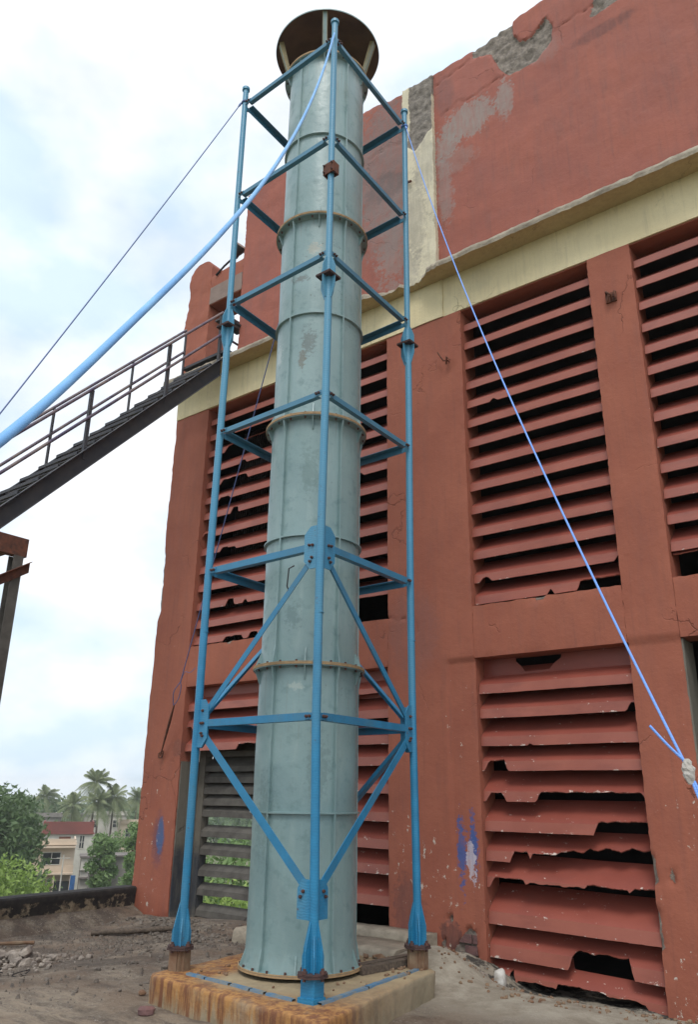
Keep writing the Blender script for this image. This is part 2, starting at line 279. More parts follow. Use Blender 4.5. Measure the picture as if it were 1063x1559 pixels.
# ------------------------------------------------------------------ mesh helpers
def worig(o):
    v = Vector((0, 0, 0))
    while o is not None: v += o.location; o = o.parent
    return v
class MB:
    def __init__(s): s.v = []; s.f = []; s.mi = []; s.sm = []
    def add(s, vs, fs, mi=0, smooth=False):
        b = len(s.v); s.v += [tuple(p) for p in vs]
        for f in fs: s.f.append([b+i for i in f]); s.mi.append(mi); s.sm.append(smooth)
    def box(s, x0, x1, y0, y1, z0, z1, mi=0):
        s.add([(x0, y0, z0), (x1, y0, z0), (x1, y1, z0), (x0, y1, z0), (x0, y0, z1), (x1, y0, z1), (x1, y1, z1), (x0, y1, z1)],
              [(0, 3, 2, 1), (4, 5, 6, 7), (0, 1, 5, 4), (1, 2, 6, 5), (2, 3, 7, 6), (3, 0, 4, 7)], mi)
    def prism(s, prof, d, mi=0):                       # closed 3-D outline extruded along vector d
        n = len(prof); d = Vector(d); P = [Vector(p) for p in prof]
        s.add(P+[p+d for p in P], [tuple(range(n))[::-1], tuple(range(n, 2*n))]+[(i, (i+1) % n, n+(i+1) % n, n+i) for i in range(n)], mi)
    def obox(s, c, a, b, h, mi=0):                     # oriented box: centre, three half vectors
        c, a, b, h = map(Vector, (c, a, b, h))
        s.add([c+sa*a+sb*b+sh*h for sh in (-1, 1) for sa, sb in ((-1, -1), (1, -1), (1, 1), (-1, 1))],
              [(0, 3, 2, 1), (4, 5, 6, 7), (0, 1, 5, 4), (1, 2, 6, 5), (2, 3, 7, 6), (3, 0, 4, 7)], mi)
    def tube(s, pts, r, n=12, mi=0, caps=True):
        pts = [Vector(p) for p in pts]; R = r if isinstance(r, (list, tuple)) else [r]*len(pts)
        vs = []; pa = None
        for i, p in enumerate(pts):
            d = (pts[min(i+1, len(pts)-1)]-pts[max(i-1, 0)]).normalized()
            if pa is None: pa = d.orthogonal().normalized()
            a = (pa-d*pa.dot(d)).normalized(); pa = a; b = d.cross(a)
            vs += [p+(a*math.cos(t)+b*math.sin(t))*R[i] for t in [2*math.pi*k/n for k in range(n)]]
        fs = [(i*n+k, i*n+(k+1) % n, (i+1)*n+(k+1) % n, (i+1)*n+k) for i in range(len(pts)-1) for k in range(n)]
        s.add(vs, fs, mi, True)
        if caps:
            s.add(vs[:n], [tuple(range(n))[::-1]], mi); s.add(vs[-n:], [tuple(range(n))], mi)
    def rev(s, c, prof, n=96, mi=0, smooth=True, wob=0, closed=False):   # (r,z) profile about a vertical axis
        vs = []
        for (r, z) in prof:
            for k in range(n):
                t = 2*math.pi*k/n; q = r
                if wob: q += wob*mn.noise(Vector((math.cos(t)*2, math.sin(t)*2, z*1.3)))
                vs.append((c[0]+q*math.cos(t), c[1]+q*math.sin(t), z))
        L = len(prof); fs = [(i*n+k, i*n+(k+1) % n, ((i+1) % L)*n+(k+1) % n, ((i+1) % L)*n+k) for i in range(L if closed else L-1) for k in range(n)]
        s.add(vs, fs, mi, smooth)
    def build(s, name, mats, parent=None, attr=None):
        mats = mats if isinstance(mats, (list, tuple)) else [mats]
        o0 = worig(parent)
        me = bpy.data.meshes.new(name); me.from_pydata([(x-o0.x, y-o0.y, z-o0.z) for x, y, z in s.v], [], s.f)
        for k in mats: me.materials.append(M[k] if isinstance(k, str) else k)
        me.polygons.foreach_set('material_index', s.mi); me.polygons.foreach_set('use_smooth', s.sm)
        if attr is not None:
            a = me.attributes.new('peel', 'FLOAT', 'POINT'); a.data.foreach_set('value', np.asarray(attr, dtype=np.float32))
        me.update()
        o = bpy.data.objects.new(name, me); COL.objects.link(o)
        if parent is not None: o.parent = parent
        return o
def tag(o, label=None, cat=None, group=None, kind=None):
    if label: o['label'] = label
    if cat: o['category'] = cat
    if group: o['group'] = group
    if kind: o['kind'] = kind
    return o
def thing(name, loc, label, cat, group=None):
    o = bpy.data.objects.new(name, None); o.empty_display_size = .1; o.location = loc; COL.objects.link(o)
    return tag(o, label, cat, group)
def nz3(x, y, z, f, seed=0): return mn.noise(Vector((x*f+seed*7.1, y*f+seed*3.3, z*f)))
def fr(x, y, z, f, seed=0): return nz3(x, y, z, f, seed)+.5*nz3(x, y, z, f*2.1, seed+1)+.25*nz3(x, y, z, f*4.3, seed+2)
def sdpoly(px, pz, poly):
    px = np.asarray(px, float); pz = np.asarray(pz, float); d = np.full(px.shape, 1e9); ins = np.zeros(px.shape, bool); n = len(poly)
    for i in range(n):
        ax, az = poly[i]; bx, bz = poly[(i+1) % n]; ex, ez = bx-ax, bz-az
        t = np.clip(((px-ax)*ex+(pz-az)*ez)/(ex*ex+ez*ez+1e-12), 0, 1)
        d = np.minimum(d, np.hypot(px-ax-t*ex, pz-az-t*ez))
        if az != bz: c = ((az > pz) != (bz > pz)) & (px < (bx-ax)*(pz-az)/(bz-az)+ax); ins ^= c
    return np.where(ins, -d, d)
def sdline(px, pz, line):
    d = np.full(np.shape(px), 1e9)
    for (ax, az), (bx, bz) in zip(line[:-1], line[1:]):
        ex, ez = bx-ax, bz-az; t = np.clip(((px-ax)*ex+(pz-az)*ez)/(ex*ex+ez*ez), 0, 1); d = np.minimum(d, np.hypot(px-ax-t*ex, pz-az-t*ez))
    return d
W = 7.75
def panel(name, parent, x0, x1, z0, z1, yf=W, depth=.35, step=.06, rough=.004, mats='red', peels=(), recess=None, ztop=None, xl=None, steps=(), cracks=(), edge=.012, pd=.03):
    """a wall piece: relief grid on the front, wrapped round both sides, top and bottom"""
    nx = max(2, int(round((x1-x0)/step)))+1; nzn = max(2, int(round((z1-z0)/step)))+1
    U = np.linspace(x0, x1, nx); V = np.linspace(0, 1, nzn); X, T = np.meshgrid(U, V)
    zt = np.full(nx, z1) if ztop is None else np.array([ztop(x) for x in U])
    Z = z0+T*(zt[None, :]-z0)
    if xl is not None: X = X.copy(); X = X+np.array([[xl(z) for z in row] for row in Z])*np.clip(1-(X-x0)/.12, 0, 1)
    Y = np.full(X.shape, yf); at = np.zeros(X.shape)
    for po in peels:
        sd_ = sdpoly(X, Z, po); at = np.maximum(at, np.clip(.5-sd_*9, 0, 1))
    for c in cracks:
        d = sdline(X+.03*np.sin(Z*23), Z+.02*np.sin(X*31), c); Y = Y+np.clip(1-d/.02, 0, 1)*.02
    for (a, b, c_, d_, dy) in steps: Y = Y+np.where((X > a) & (X < b) & (Z > c_) & (Z < d_), dy, 0)
    for j in range(nzn):
        for i in range(nx):
            x, z = X[j, i], Z[j, i]; q = rough*fr(x, 0, z, 2.1)
            if at[j, i] > .01: q += np.clip((at[j, i]-.42)*8, 0, 1)*(pd+pd*.8*fr(x, 0, z, 9, 3))
            e = min(i, nx-1-i, j, nzn-1-j)
            if e == 0: q += edge*max(0, nz3(x, yf, z, 7, 5)+.15)
            Y[j, i] += q
    # wrap
    pr = lambda A, v: np.pad(A, 1, mode='edge') if v is None else np.pad(A, 1, constant_values=v)
    XX, ZZ, YY, AA = pr(X, None), pr(Z, None), pr(Y, yf+depth), pr(at, None)
    if edge:
        XX[1:-1, 1] += edge*.6*(rng.random(nzn)-.3); XX[1:-1, -2] -= edge*.6*(rng.random(nzn)-.3)
    h, w_ = XX.shape; mb = MB()
    mb.v = [tuple(p) for p in np.stack([XX.ravel(), YY.ravel(), ZZ.ravel()], 1).tolist()]
    for j in range(h-1):
        for i in range(w_-1):
            if (j in (0, h-2)) and (i in (0, w_-2)): continue
            a = j*w_+i; mb.f.append([a, a+1, a+w_+1, a+w_]); mb.mi.append(0); mb.sm.append(True)
    o = mb.build(name, mats, parent, AA.ravel())
    me = o.data
    try: me.set_sharp_from_angle(angle=math.radians(38))
    except Exception: pass
    return o

# ------------------------------------------------------------------ terrain and roof deck
GZ = -10.0
mb = MB()
rr = [0, 40, 90, 200, 400, 700, 900]; n = 48
for r in rr:
    for k in range(n): mb.v.append((r*math.cos(2*math.pi*k/n), r*math.sin(2*math.pi*k/n), GZ))
for i in range(len(rr)-1):
    for k in range(n): mb.f.append([i*n+k, i*n+(k+1) % n, (i+1)*n+(k+1) % n, (i+1)*n+k]); mb.mi.append(0); mb.sm.append(False)
tag(mb.build('ground', 'grass'), kind='structure')
mb = MB(); mb.box(-9.95, 6, -6, 8.75, GZ, -.30); mb.box(-6.9, 6, 8.75, 11.6, GZ, -.30)
tag(mb.build('lower_building', 'white_h'), kind='structure')
def sstep(a, b, x): t = min(1, max(0, (x-a)/(b-a))); return t*t*(3-2*t)
def gh(x, y):
    h = .15*sstep(-8.4, -6.3, x)*(1-sstep(6.2, 7.5, y)*(1 if x < -4.6 else 1.0))
    h -= .14*sstep(-4.2, -3.7, x)*sstep(6.6, 7.5, y)
    h += .26*math.exp(-((x+4.15)**2+(y-6.75)**2)/.22)+.16*math.exp(-((x+4.45)**2/.10+(y-7.6)**2/.12))
    h += .12*math.exp(-((x+7.6)**2/1.1+(y-7.75)**2/.25))+.06*math.exp(-((x+9.0)**2/.6+(y-7.4)**2/.15))
    h += .022*fr(x, y, 0, 1.3, 1)+.010*fr(x, y, 0, 6, 2)
    return h
mb = MB(); xs = np.concatenate([np.arange(-9.9, -2, .06), np.arange(-2, 6.01, .4)]); ys = np.concatenate([np.arange(-6, 2.5, .5), np.arange(2.5, 8.76, .06)])
for y in ys:
    for x in xs: mb.v.append((float(x), float(y), gh(x, y)))
nx = len(xs)
for j in range(len(ys)-1):
    for i in range(nx-1): a = j*nx+i; mb.f.append([a, a+1, a+nx+1, a+nx]); mb.mi.append(0); mb.sm.append(True)
tag(mb.build('roof_deck', 'deck'), kind='structure')
# parapet on the open side
t = thing('parapet_wall', (-9.7, 5, 0), 'low black mouldy parapet with peeling plaster running from the red pillar to the left', 'parapet')
mb = MB(); ny = 150
prof = [(-9.58, -.1), (-9.60, .02), (-9.61, .15), (-9.605, .28), (-9.595, .355), (-9.62, .375), (-9.75, .38), (-9.86, .375), (-9.88, -.3)]
for j in range(ny):
    y = -6+j*(7.74+6)/(ny-1)
    for (x, z) in prof: mb.v.append((x+.007*fr(x, y, z, 3), y, z+(.003*fr(0, y, z, 2.2) if z > .3 else 0)))
L = len(prof)
for j in range(ny-1):
    for i in range(L-1): a = j*L+i; mb.f.append([a, a+L, a+L+1, a+1]); mb.mi.append(0); mb.sm.append(i not in (4, 5))
mb.build('plaster_wall', 'parapet', t)
mb = MB()
for j in range(ny):
    y = -6+j*(7.7+6)/(ny-1)
    for (x, z) in [(-9.60, .13), (-9.53, .115), (-9.38, .05), (-9.26, -.04)]: mb.v.append((x+.02*fr(x, y, z, 4), y, z+.015*fr(1, y, z, 5)+.02))
for j in range(ny-1):
    for i in range(3): a = j*4+i; mb.f.append([a, a+4, a+5, a+1]); mb.mi.append(0); mb.sm.append(True)
mb.build('cement_fillet', 'deck', t)

# ------------------------------------------------------------------ louvred building
B = thing('louvred_building', (-9.72, W, 0), 'tall red building with louvred windows, cream cornice band and peeling upper wall', 'building')
RN = lambda z: .012*fr(0, z, 0, 5, 4)-.01
panel('pillar', B, -9.72, -8.93, -.15, 7.565, depth=.36, xl=lambda z: .012*fr(0, z, 0, 5, 4), peels=[[(-9.8, 4.0), (-9.66, 4.3), (-9.68, 5.2), (-9.8, 5.3)], [(-9.3, -.2), (-8.9, -.2), (-8.9, .05), (-9.2, .0)]])
panel('pillar', B, -7.37, -6.95, -.15, 7.565)
panel('pillar', B, -5.36, -4.20, -.25, 7.565, step=.03, pd=.035, cracks=[[(-5.36, 3.63), (-5.2, 3.60), (-5.0, 3.57), (-4.95, 3.4)]], steps=[(-4.55, -4.0, -1, 3.055, .022)],
      peels=[[(-4.57, .14), (-4.50, .24), (-4.40, .36), (-4.32, .33), (-4.305, -.3), (-4.60, -.3)], [(-4.9, -.3), (-4.62, -.3), (-4.64, .05), (-4.78, .10), (-4.9, .03)], [(-4.62, .45), (-4.58, .47), (-4.57, .40), (-4.61, .39)], [(-4.72, .17), (-4.67, .24), (-4.65, .14)]])
panel('pillar', B, -2.50, -2.00, -.25, 7.565, step=.04, steps=[(-3, -1.9, -1, 3.055, .022)], peels=[[(-2.53, 1.15), (-2.47, 1.1), (-2.46, .9), (-2.53, .86)], [(-2.36, 1.02), (-2.33, 1.03), (-2.31, .92), (-2.35, .9)], [(-2.53, .7), (-2.48, .66), (-2.47, .4), (-2.53, .3)]])
panel('pillar', B, -.30, 2.50, -.25, 7.565, step=.25)
def beam_top(x): return 3.63+.012*fr(x, 0, 0, 9)
for a, b in ((-8.93, -7.37), (-6.95, -5.36), (-4.20, -2.50), (-2.0, -.30)):
    panel('lintel_beam', B, a, b, 3.05, 3.63, yf=W+.003, depth=.30, ztop=beam_top, peels=[[(a+.75, 3.60), (a+.9, 3.60), (a+.86, 3.7), (a+.8, 3.7)]])
panel('cream_band', B, -9.72, -4.45, 7.565, 8.18, yf=W-.014, mats='cream', edge=.01)
panel('cream_band', B, -4.45, 2.50, 7.565, 8.18, yf=W, mats='cream', edge=.01)
mb = MB(); mb.box(-9.6, 2.4, W+.02, W+.42, 7.548, 7.562); mb.build('window_head', 'red', B)
# broken-edged cornice
mb = MB(); at = []
def cdep(x):
    d = .31+.012*fr(x, 0, 0, 3)+.006*fr(x, 0, 0, 17)
    k = [(-6.1, 0), (-5.7, .04), (-5.55, .0), (-5.35, .10), (-5.15, .15), (-5.0, .10), (-4.9, .21), (-4.72, .17), (-4.62, .10), (-4.5, .03), (-4.35, 0)]
    if k[0][0] < x < k[-1][0]:
        for (a, p), (b, q) in zip(k[:-1], k[1:]):
            if a <= x <= b: d -= p+(q-p)*(x-a)/(b-a); d += .03*fr(x, 0, 0, 14)*(1 if x > -5.6 else .4)
    return d
xs = np.arange(-9.78, 2.51, .03)
for x in xs:
    d = cdep(float(x)); br = max(0, .30-d)
    for k, (y, z) in enumerate([(W+.05, 8.135), (W-.005, 8.135), (W-d*.5, 8.125), (W-d, 8.115+br*.15), (W-d-.004+br*.2, 8.16), (W-d+.006+br*.35, 8.205), (W-d*.5, 8.22), (W+.05, 8.24)]):
        q = .006*fr(x, y, z, 11, k)+(.05*br/.2*fr(x, y, z, 16, k) if 2 < k < 6 else 0)
        mb.v.append((float(x), y+(q if k > 2 else 0), z+.006*fr(x, 0, z, 8, k)))
for i in range(len(xs)-1):
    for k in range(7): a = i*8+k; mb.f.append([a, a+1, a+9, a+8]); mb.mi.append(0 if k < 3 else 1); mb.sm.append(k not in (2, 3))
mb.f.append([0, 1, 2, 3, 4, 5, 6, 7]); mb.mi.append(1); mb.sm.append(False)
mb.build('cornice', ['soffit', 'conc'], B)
# upper wall
KT = [(-8.4, 11.60), (-7.0, 11.75), (-5.77, 11.93), (-5.08, 11.83), (-4.5, 11.82), (-3.81, 11.86), (-3.5, 11.90), (-3.0, 11.97), (-2.5, 12.02), (2.6, 12.1)]
def ztop(x):
    for (a, p), (b, q) in zip(KT[:-1], KT[1:]):
        if a <= x <= b: return p+(q-p)*(x-a)/(b-a)+.022*fr(x, 0, 0, 5, 9)
    return 12
PEEL = [(-3.84, 11.72), (-3.8, 12.1), (-3.2, 12.1), (-3.185, 11.69), (-3.1, 11.52), (-2.94, 11.46), (-2.80, 11.56), (-2.70, 11.66), (-2.62, 11.45), (-2.66, 11.18), (-2.88, 11.0), (-3.3, 11.02), (-3.41, 11.19), (-3.54, 11.59)]
PEEL2 = [(-2.12, 11.20), (-2.0, 11.6), (-1.9, 12.3), (-1.2, 12.3), (-1.5, 11.5), (-1.7, 11.26), (-1.88, 11.22)]
CR = [[(-3.30, 11.07), (-3.61, 11.03), (-3.89, 10.98), (-4.05, 11.06), (-4.35, 10.95)], [(-3.80, 11.69), (-4.06, 11.67), (-4.45, 11.6)], [(-2.68, 11.3), (-2.3, 11.4), (-1.9, 11.35)], [(-5.7, 10.9), (-5.4, 10.95), (-5.1, 10.85)]]
panel('upper_wall', B, -8.35, -5.0, 8.17, 11.9, depth=.28, step=.04, rough=.012, mats='red_top', ztop=ztop, cracks=CR, edge=.02)
panel('upper_wall', B, -5.0, 2.5, 8.17, 11.9, depth=.28, step=.03, rough=.010, mats='red_top', ztop=ztop, peels=[PEEL, PEEL2], cracks=CR, edge=.02, pd=.035)
panel('pilaster', B, -5.01, -4.49, 8.17, 11.8, yf=W-.075, depth=.3, step=.025, rough=.012, mats='cream_pale', ztop=lambda x: ztop(x)-.04+.03*fr(x, 0, 0, 9), edge=.02, pd=.022,
      peels=[[(-4.86, 12.2), (-4.90, 11.5), (-4.87, 11.1), (-4.92, 10.8), (-4.93, 10.65), (-4.8, 10.5), (-4.68, 10.60), (-4.58, 10.72), (-4.50, 10.75), (-4.50, 11.4), (-4.45, 11.5), (-4.40, 12.2)]])
mb = MB(); mb.tube([(-4.93, W-.05, 9.98), (-4.93, W-.10, 9.97), (-4.84, W-.12, 9.93)], .018, 8); mb.build('rebar_stub', 'rust', B)
# roof-level doorway on the left
def dt(x): u = (x+9.43)/.30; return 10.66-.17*abs(u)**3+.01*fr(x, 0, 0, 6)
panel('door_pillar', B, -9.72, -9.14, 8.17, 10.6, depth=.55, step=.04, rough=.02, mats='red', ztop=dt, xl=lambda z: .06*fr(0, z, 0, 1.6, 8), edge=.02)
panel('door_beam', B, -9.14, -8.35, 10.0, 10.26, depth=.5, step=.04, rough=.012, mats='red', ztop=lambda x: 10.24+.05*(x+9.14)+.015*fr(x, 0, 0, 8))
panel('door_lintel', B, -9.14, -8.35, 9.66, 10.0, yf=W-.012, depth=.5, mats='lintel', edge=.01)
mb = MB(); mb.box(-9.12, -8.36, W+.0, W+.47, 9.645, 9.658); mb.build('lintel_soffit', 'red', B)
# interior
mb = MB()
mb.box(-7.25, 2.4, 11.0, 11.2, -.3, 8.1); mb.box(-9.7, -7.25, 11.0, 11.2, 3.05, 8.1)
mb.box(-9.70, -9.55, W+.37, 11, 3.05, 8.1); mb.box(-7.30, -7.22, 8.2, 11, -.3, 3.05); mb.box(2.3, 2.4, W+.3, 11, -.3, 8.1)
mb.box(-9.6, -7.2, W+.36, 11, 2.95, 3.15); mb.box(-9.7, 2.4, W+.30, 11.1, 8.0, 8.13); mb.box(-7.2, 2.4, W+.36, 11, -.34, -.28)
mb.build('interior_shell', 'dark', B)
mb = MB()
for k in range(34):
    x = -8.9+k*.05
    mb.prism([(x, 8.32, 3.7), (x+.035, 8.30, 3.7), (x+.035, 8.36, 3.7), (x, 8.38, 3.7)], (.0, .25, 3.7))
tag(mb.build('fill_pack', 'greyfill', B), kind='stuff')
# louvres
LIP = .100; BD = .26; BH = .212; BL = math.hypot(BD, BH); TOT = LIP+BL
def louver(x0, x1, z, y=W+.07, bites=(), tops=(), tilt=0, mat='louver', parent=B, sc=1., seed=0, name='louver', jag=.003):
    """profile: slanted lip, then a board rising inwards; a bite eats the outer edge from the lip up"""
    n = int((x1-x0)/.022)+1; S = [0, .25, .5, .75, 1.0, 1.35, 1.8, 2.3, 2.8, TOT/LIP]; S = [q*LIP for q in S]
    th = .011; mb = MB(); at = []
    def pt(s):
        if s <= LIP: return (.012*(s/LIP), s, -1, .12)
        u = (s-LIP)/BL; return (.012+BD*u, LIP+BH*u, -BH/BL, BD/BL)
    rows = len(S)
    for side in (0, 1):
        for i in range(n):
            x = x0+(x1-x0)*i/(n-1); s0 = 0; s1 = TOT
            for (a, b, d) in bites:
                if a < x < b:
                    e = min(x-a, b-x); s0 = max(s0, d*min(1, (e/(.035+.05*abs(nz3(a, z, 4, 3)))))**.8*(1+.22*nz3(x, z, 0, 9)+.10*nz3(x, z, 0, 28)))
                elif a-.02 < x < b+.02: pass
            for (a, b, d) in tops:
                if a < x < b: s1 = min(s1, TOT-d*min(1, min(x-a, b-x)/.06))
            s0 = max(0, s0+jag*abs(nz3(x, z, 1, 30))+.004*max(0, nz3(x, z, 3, 5)))
            zz = z+tilt*(i/(n-1)-.5)+.004*nz3(x, z, 2, 1.5)
            for s in S:
                q = min(max(s, s0), s1) if s0 < s1 else s1
                dy, dz, ny_, nz_ = pt(q*1.0)
                off = 0 if side == 0 else th
                mb.v.append((x, y+sc*dy-ny_*off, zz+sc*dz-nz_*off)); at.append(max(0, 1-abs(q-s0)/.02) if q < LIP*1.6 else 0)
    N = n*rows
    for i in range(n-1):
        for k in range(rows-1):
            a = i*rows+k; A = mb.v[a]; Bv = mb.v[a+1]; C_ = mb.v[a+rows]; D = mb.v[a+rows+1]
            if abs(A[2]-Bv[2])+abs(C_[2]-D[2]) < 1e-5: continue
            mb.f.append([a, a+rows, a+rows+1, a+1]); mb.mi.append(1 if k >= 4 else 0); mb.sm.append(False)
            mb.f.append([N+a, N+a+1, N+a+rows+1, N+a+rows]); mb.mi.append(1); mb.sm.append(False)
        a = i*rows; mb.f.append([a, N+a, N+a+rows, a+rows]); mb.mi.append(0); mb.sm.append(False)
        a = i*rows+rows-1; mb.f.append([a, a+rows, N+a+rows, N+a]); mb.mi.append(0); mb.sm.append(False)
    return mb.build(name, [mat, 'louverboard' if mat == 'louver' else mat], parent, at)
ZU = [7.33-.06, 7.00, 6.70, 6.42, 6.15, 5.89, 5.62, 5.33, 5.04, 4.75, 4.47, 4.19, 3.91, 3.66]
ZL = [2.66, 2.40, 2.11, 1.86, 1.56, 1.27, .98, .73, .41, .11, -.12]
jit = lambda a: a*(random.random()-.5)
# window A (left), B (behind the chimney), C (right), D (far right)
biteA = {1: [(-8.5, -8.35, .09), (-8.1, -7.5, .0)], 2: [(-8.55, -7.62, .22), (-8.3, -7.7, .30)], 3: [(-8.2, -8.05, .06)], 4: [(-8.6, -8.0, .08)], 5: [(-8.62, -8.35, .05)], 6: [(-8.32, -8.15, .10)], 7: [(-8.92, -8.75, .08)],
         8: [(-8.5, -8.3, .06), (-8.45, -8.15, .04)], 11: [(-8.3, -8.12, .12), (-7.95, -7.85, .05)], 13: [(-8.3, -7.9, .06), (-7.8, -7.6, .08)]}
for i, z in enumerate(ZU):
    louver(-8.925, -7.375, z+jit(.02), bites=biteA.get(i, ()), tilt=jit(.02))
    louver(-6.945, -5.365, z+.02+jit(.02), bites={12: [(-6.9, -5.3, .02)], 6: [(-6.0, -5.8, .05)]}.get(i, ()), tilt=jit(.02)) if i < 13 else None
    louver(-4.195, -2.505, z+jit(.008), bites={4: [(-3.88, -3.78, .06)], 12: [(-4.13, -3.97, .05), (-2.56, -2.45, .08)], 13: [(-3.32, -3.24, .06), (-2.98, -2.45, .12)]}.get(i, ()), tilt=jit(.01))
    if i < 13: louver(-1.995, -.305, z+jit(.01), tilt=jit(.02))
louver(-1.995, -.305, 3.80, bites=[(-2.1, -1.6, .12)], tilt=.05)
biteL = {0: (), 1: [(-2.60, -2.45, .09)], 2: [(-3.66, -3.60, .03)], 3: [(-4.16, -3.90, .12)], 4: [(-4.16, -3.93, .085), (-3.60, -2.50, .10), (-3.1, -3.0, .0)],
         5: [(-3.03, -2.45, .14)], 6: [(-3.92, -3.70, .11), (-3.72, -3.2, .10), (-3.46, -2.95, .16), (-3.20, -2.45, .22)],
         7: [(-4.16, -3.75, .10), (-3.78, -3.0, .075), (-3.2, -2.72, .11), (-2.76, -2.45, .14)], 8: (), 9: [(-3.38, -2.78, .17)], 10: [(-4.22, -4.1, .03), (-4.02, -3.93, .17), (-3.95, -3.5, .06), (-3.55, -3.0, .10), (-3.1, -2.66, .08), (-2.7, -2.45, .0)]}
for i, z in enumerate(ZL):
    louver(-4.195, -2.505, z-(.01 if i > 7 else 0), sc=1.14 if i in (8, 9) else 1.0, tops=[(-3.45, -2.72, .15)] if i == 10 else (), bites=biteL.get(i, ()), tilt=[0, 0, 0, 0, 0, 0, -.01, -.03, -.03, -.04, -.07][i], jag=.004+.002*(i > 4))
    if i < 9: louver(-6.945, -5.365, z+.06+jit(.02), tilt=jit(.03), bites={0: [(-5.9, -5.5, .04)], 4: [(-6.2, -5.9, .03)]}.get(i, ()))
    if i < 3: louver(-8.925, -7.375, z+.05, tilt=jit(.03), bites={1: [(-8.95, -8.8, .04)], 2: [(-7.9, -7.42, .07)]}.get(i, ()))
for (a, b) in ((-4.195, -2.505), (-8.925, -7.375), (-6.945, -5.365)):
    mb = MB(); y = W+.21
    if a == -4.195:
        mb.prism([(a, y, 2.72), (-3.70, y, 2.72), (-3.70, y, 2.885), (-3.74, y, 2.95), (-3.80, y, 3.0), (-3.80, y, 3.047), (a, y, 3.047)], (0, .012, 0))
        mb.prism([(-3.70, y, 2.72), (-3.42, y, 2.72), (-3.42, y, 2.89), (-3.70, y, 2.885)], (0, .012, 0))
        mb.prism([(-3.42, y, 2.72), (b, y, 2.72), (b, y, 3.047), (-3.27, y, 3.047), (-3.28, y, 3.0), (-3.36, y, 2.95), (-3.42, y, 2.89)], (0, .012, 0))
    else: mb.box(a, b, y, y+.012, 2.72, 3.047)
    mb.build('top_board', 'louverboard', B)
# grey inner louvres of the lowest left bay
mb = MB(); mb.box(-7.62, -7.28, 8.10, 8.22, -.2, 2.95); mb.build('inner_post', 'greylouver', B)
mb = MB(); mb.box(-8.93, -8.80, 8.112, 8.25, -.2, 2.95); mb.box(-8.935, -8.912, W+.022, 8.11, -.2, 2.02); mb.build('jamb', 'greyjamb', B)
mb = MB(); mb.box(-1.999+-.006, -1.985, W+.03, W+.36, -.2, 3.04); mb.build('jamb', 'greyjamb', B)
mb = MB(); mb.box(-8.80, -7.63, 8.26, 8.28, 1.45, 2.95); mb.build('inner_back_board', 'greyfill', B)
for i, z in enumerate([-.15, .10, .36, .60, .86, 1.09, 1.35, 1.50, 1.65, 1.80, 1.95, 2.15, 2.4, 2.65]):
    zz = z-.06
    louver(-8.80, -7.63, zz, y=8.12, mat='greylouver', sc=.75, tilt=jit(.02), name='inner_louver', tops=[(-9, -7, .17)] if i < 7 else (), bites={2: [(-8.3, -8.1, .02)], 1: [(-7.9, -7.7, .08)]}.get(i, ()))
    if i < 6:
        mb = MB(); mb.box(-7.75+jit(.05), -7.64, 8.24, 8.30, z+.1, z+.2); mb.build('louver_bracket', 'greyfill', B)
# bricks showing at the foot of the wide pillar
for r, z in enumerate((-.18, -.08, .02, .12, .22)):
    for k in range(3):
        x = -4.68+k*.16+(.07 if r % 2 else 0)
        if x > -4.35 or (r > 2 and x < -4.56): continue
        mb = MB(); q = .004*random.random(); mb.box(x, min(x+.145, -4.31), W+.030+q, W+.12, z, z+.078); mb.build('brick', 'brick', B)
# bent hooks on the pillars
mb = MB(); mb.tube([(-4.38, W+.02, 6.85), (-4.38, W-.05, 6.85), (-4.42, W-.09, 6.84), (-4.50, W-.09, 6.99)], .009, 8); mb.tube([(-4.40, W-.05, 6.80), (-4.37, W-.09, 6.88), (-4.34, W-.05, 6.84)], .014, 6); mb.build('wire_hook', 'rust', B)
mb = MB(); mb.box(-2.32, -2.20, W-.02, W+.03, 6.88, 7.00); mb.tube([(-2.31, W-.01, 6.99), (-2.29, W-.09, 6.98), (-2.24, W-.08, 6.93), (-2.26, W-.01, 6.90)], .013, 6)
mb.tube([(-2.22, W-.01, 7.0), (-2.2, W-.08, 6.96), (-2.2, W-.05, 6.89)], .012, 6); mb.tube([(-2.30, W-.03, 6.88), (-2.27, W-.06, 6.93), (-2.2, W-.03, 6.92)], .010, 6); mb.build('pipe_bracket', 'rust', B)
mb = MB(); mb.tube([(-9.30, W+.02, 2.16), (-9.30, W-.03, 2.16), (-9.34, W-.05, 2.13), (-9.33, W-.05, 2.07), (-9.27, W-.05, 2.07), (-9.26, W-.04, 2.14)], .012, 8); mb.build('rope_hook', 'rust', B)
mb = MB(); mb.tube([(-1.97, 7.6, 8.19), (-1.93, 7.58, 8.25), (-1.86, 7.6, 8.28), (-1.80, 7.62, 8.22)], [.02, .035, .035, .02], 8); tag(mb.build('rubble_lump', 'dark'), 'dark lump lying on the cornice above the right pillar', 'debris')
# floodlight on the roof-level doorway
t = thing('floodlight', (-8.62, 7.75, 10.3), 'dark floodlight on a bent conduit above the roof doorway', 'floodlight')
mb = MB(); a = Vector((-8.60, 7.80, 10.52)); d = Vector((.75, -.1, .62)).normalized()
mb.tube([a-d*.10, a-d*.06, a, a+d*.03, a+d*.16], [.03, .055, .06, .075, .13], 16); mb.build('lamp_housing', 'stairsteel', t)
mb = MB(); mb.tube([a+d*.155, a+d*.17], .125, 20); mb.build('lens', 'lintel', t)
mb = MB(); mb.tube([(-9.0, 7.72, 10.2), (-8.82, 7.74, 10.33), (-8.70, 7.77, 10.42), a-d*.08], .018, 8); mb.build('conduit', 'dark', t)

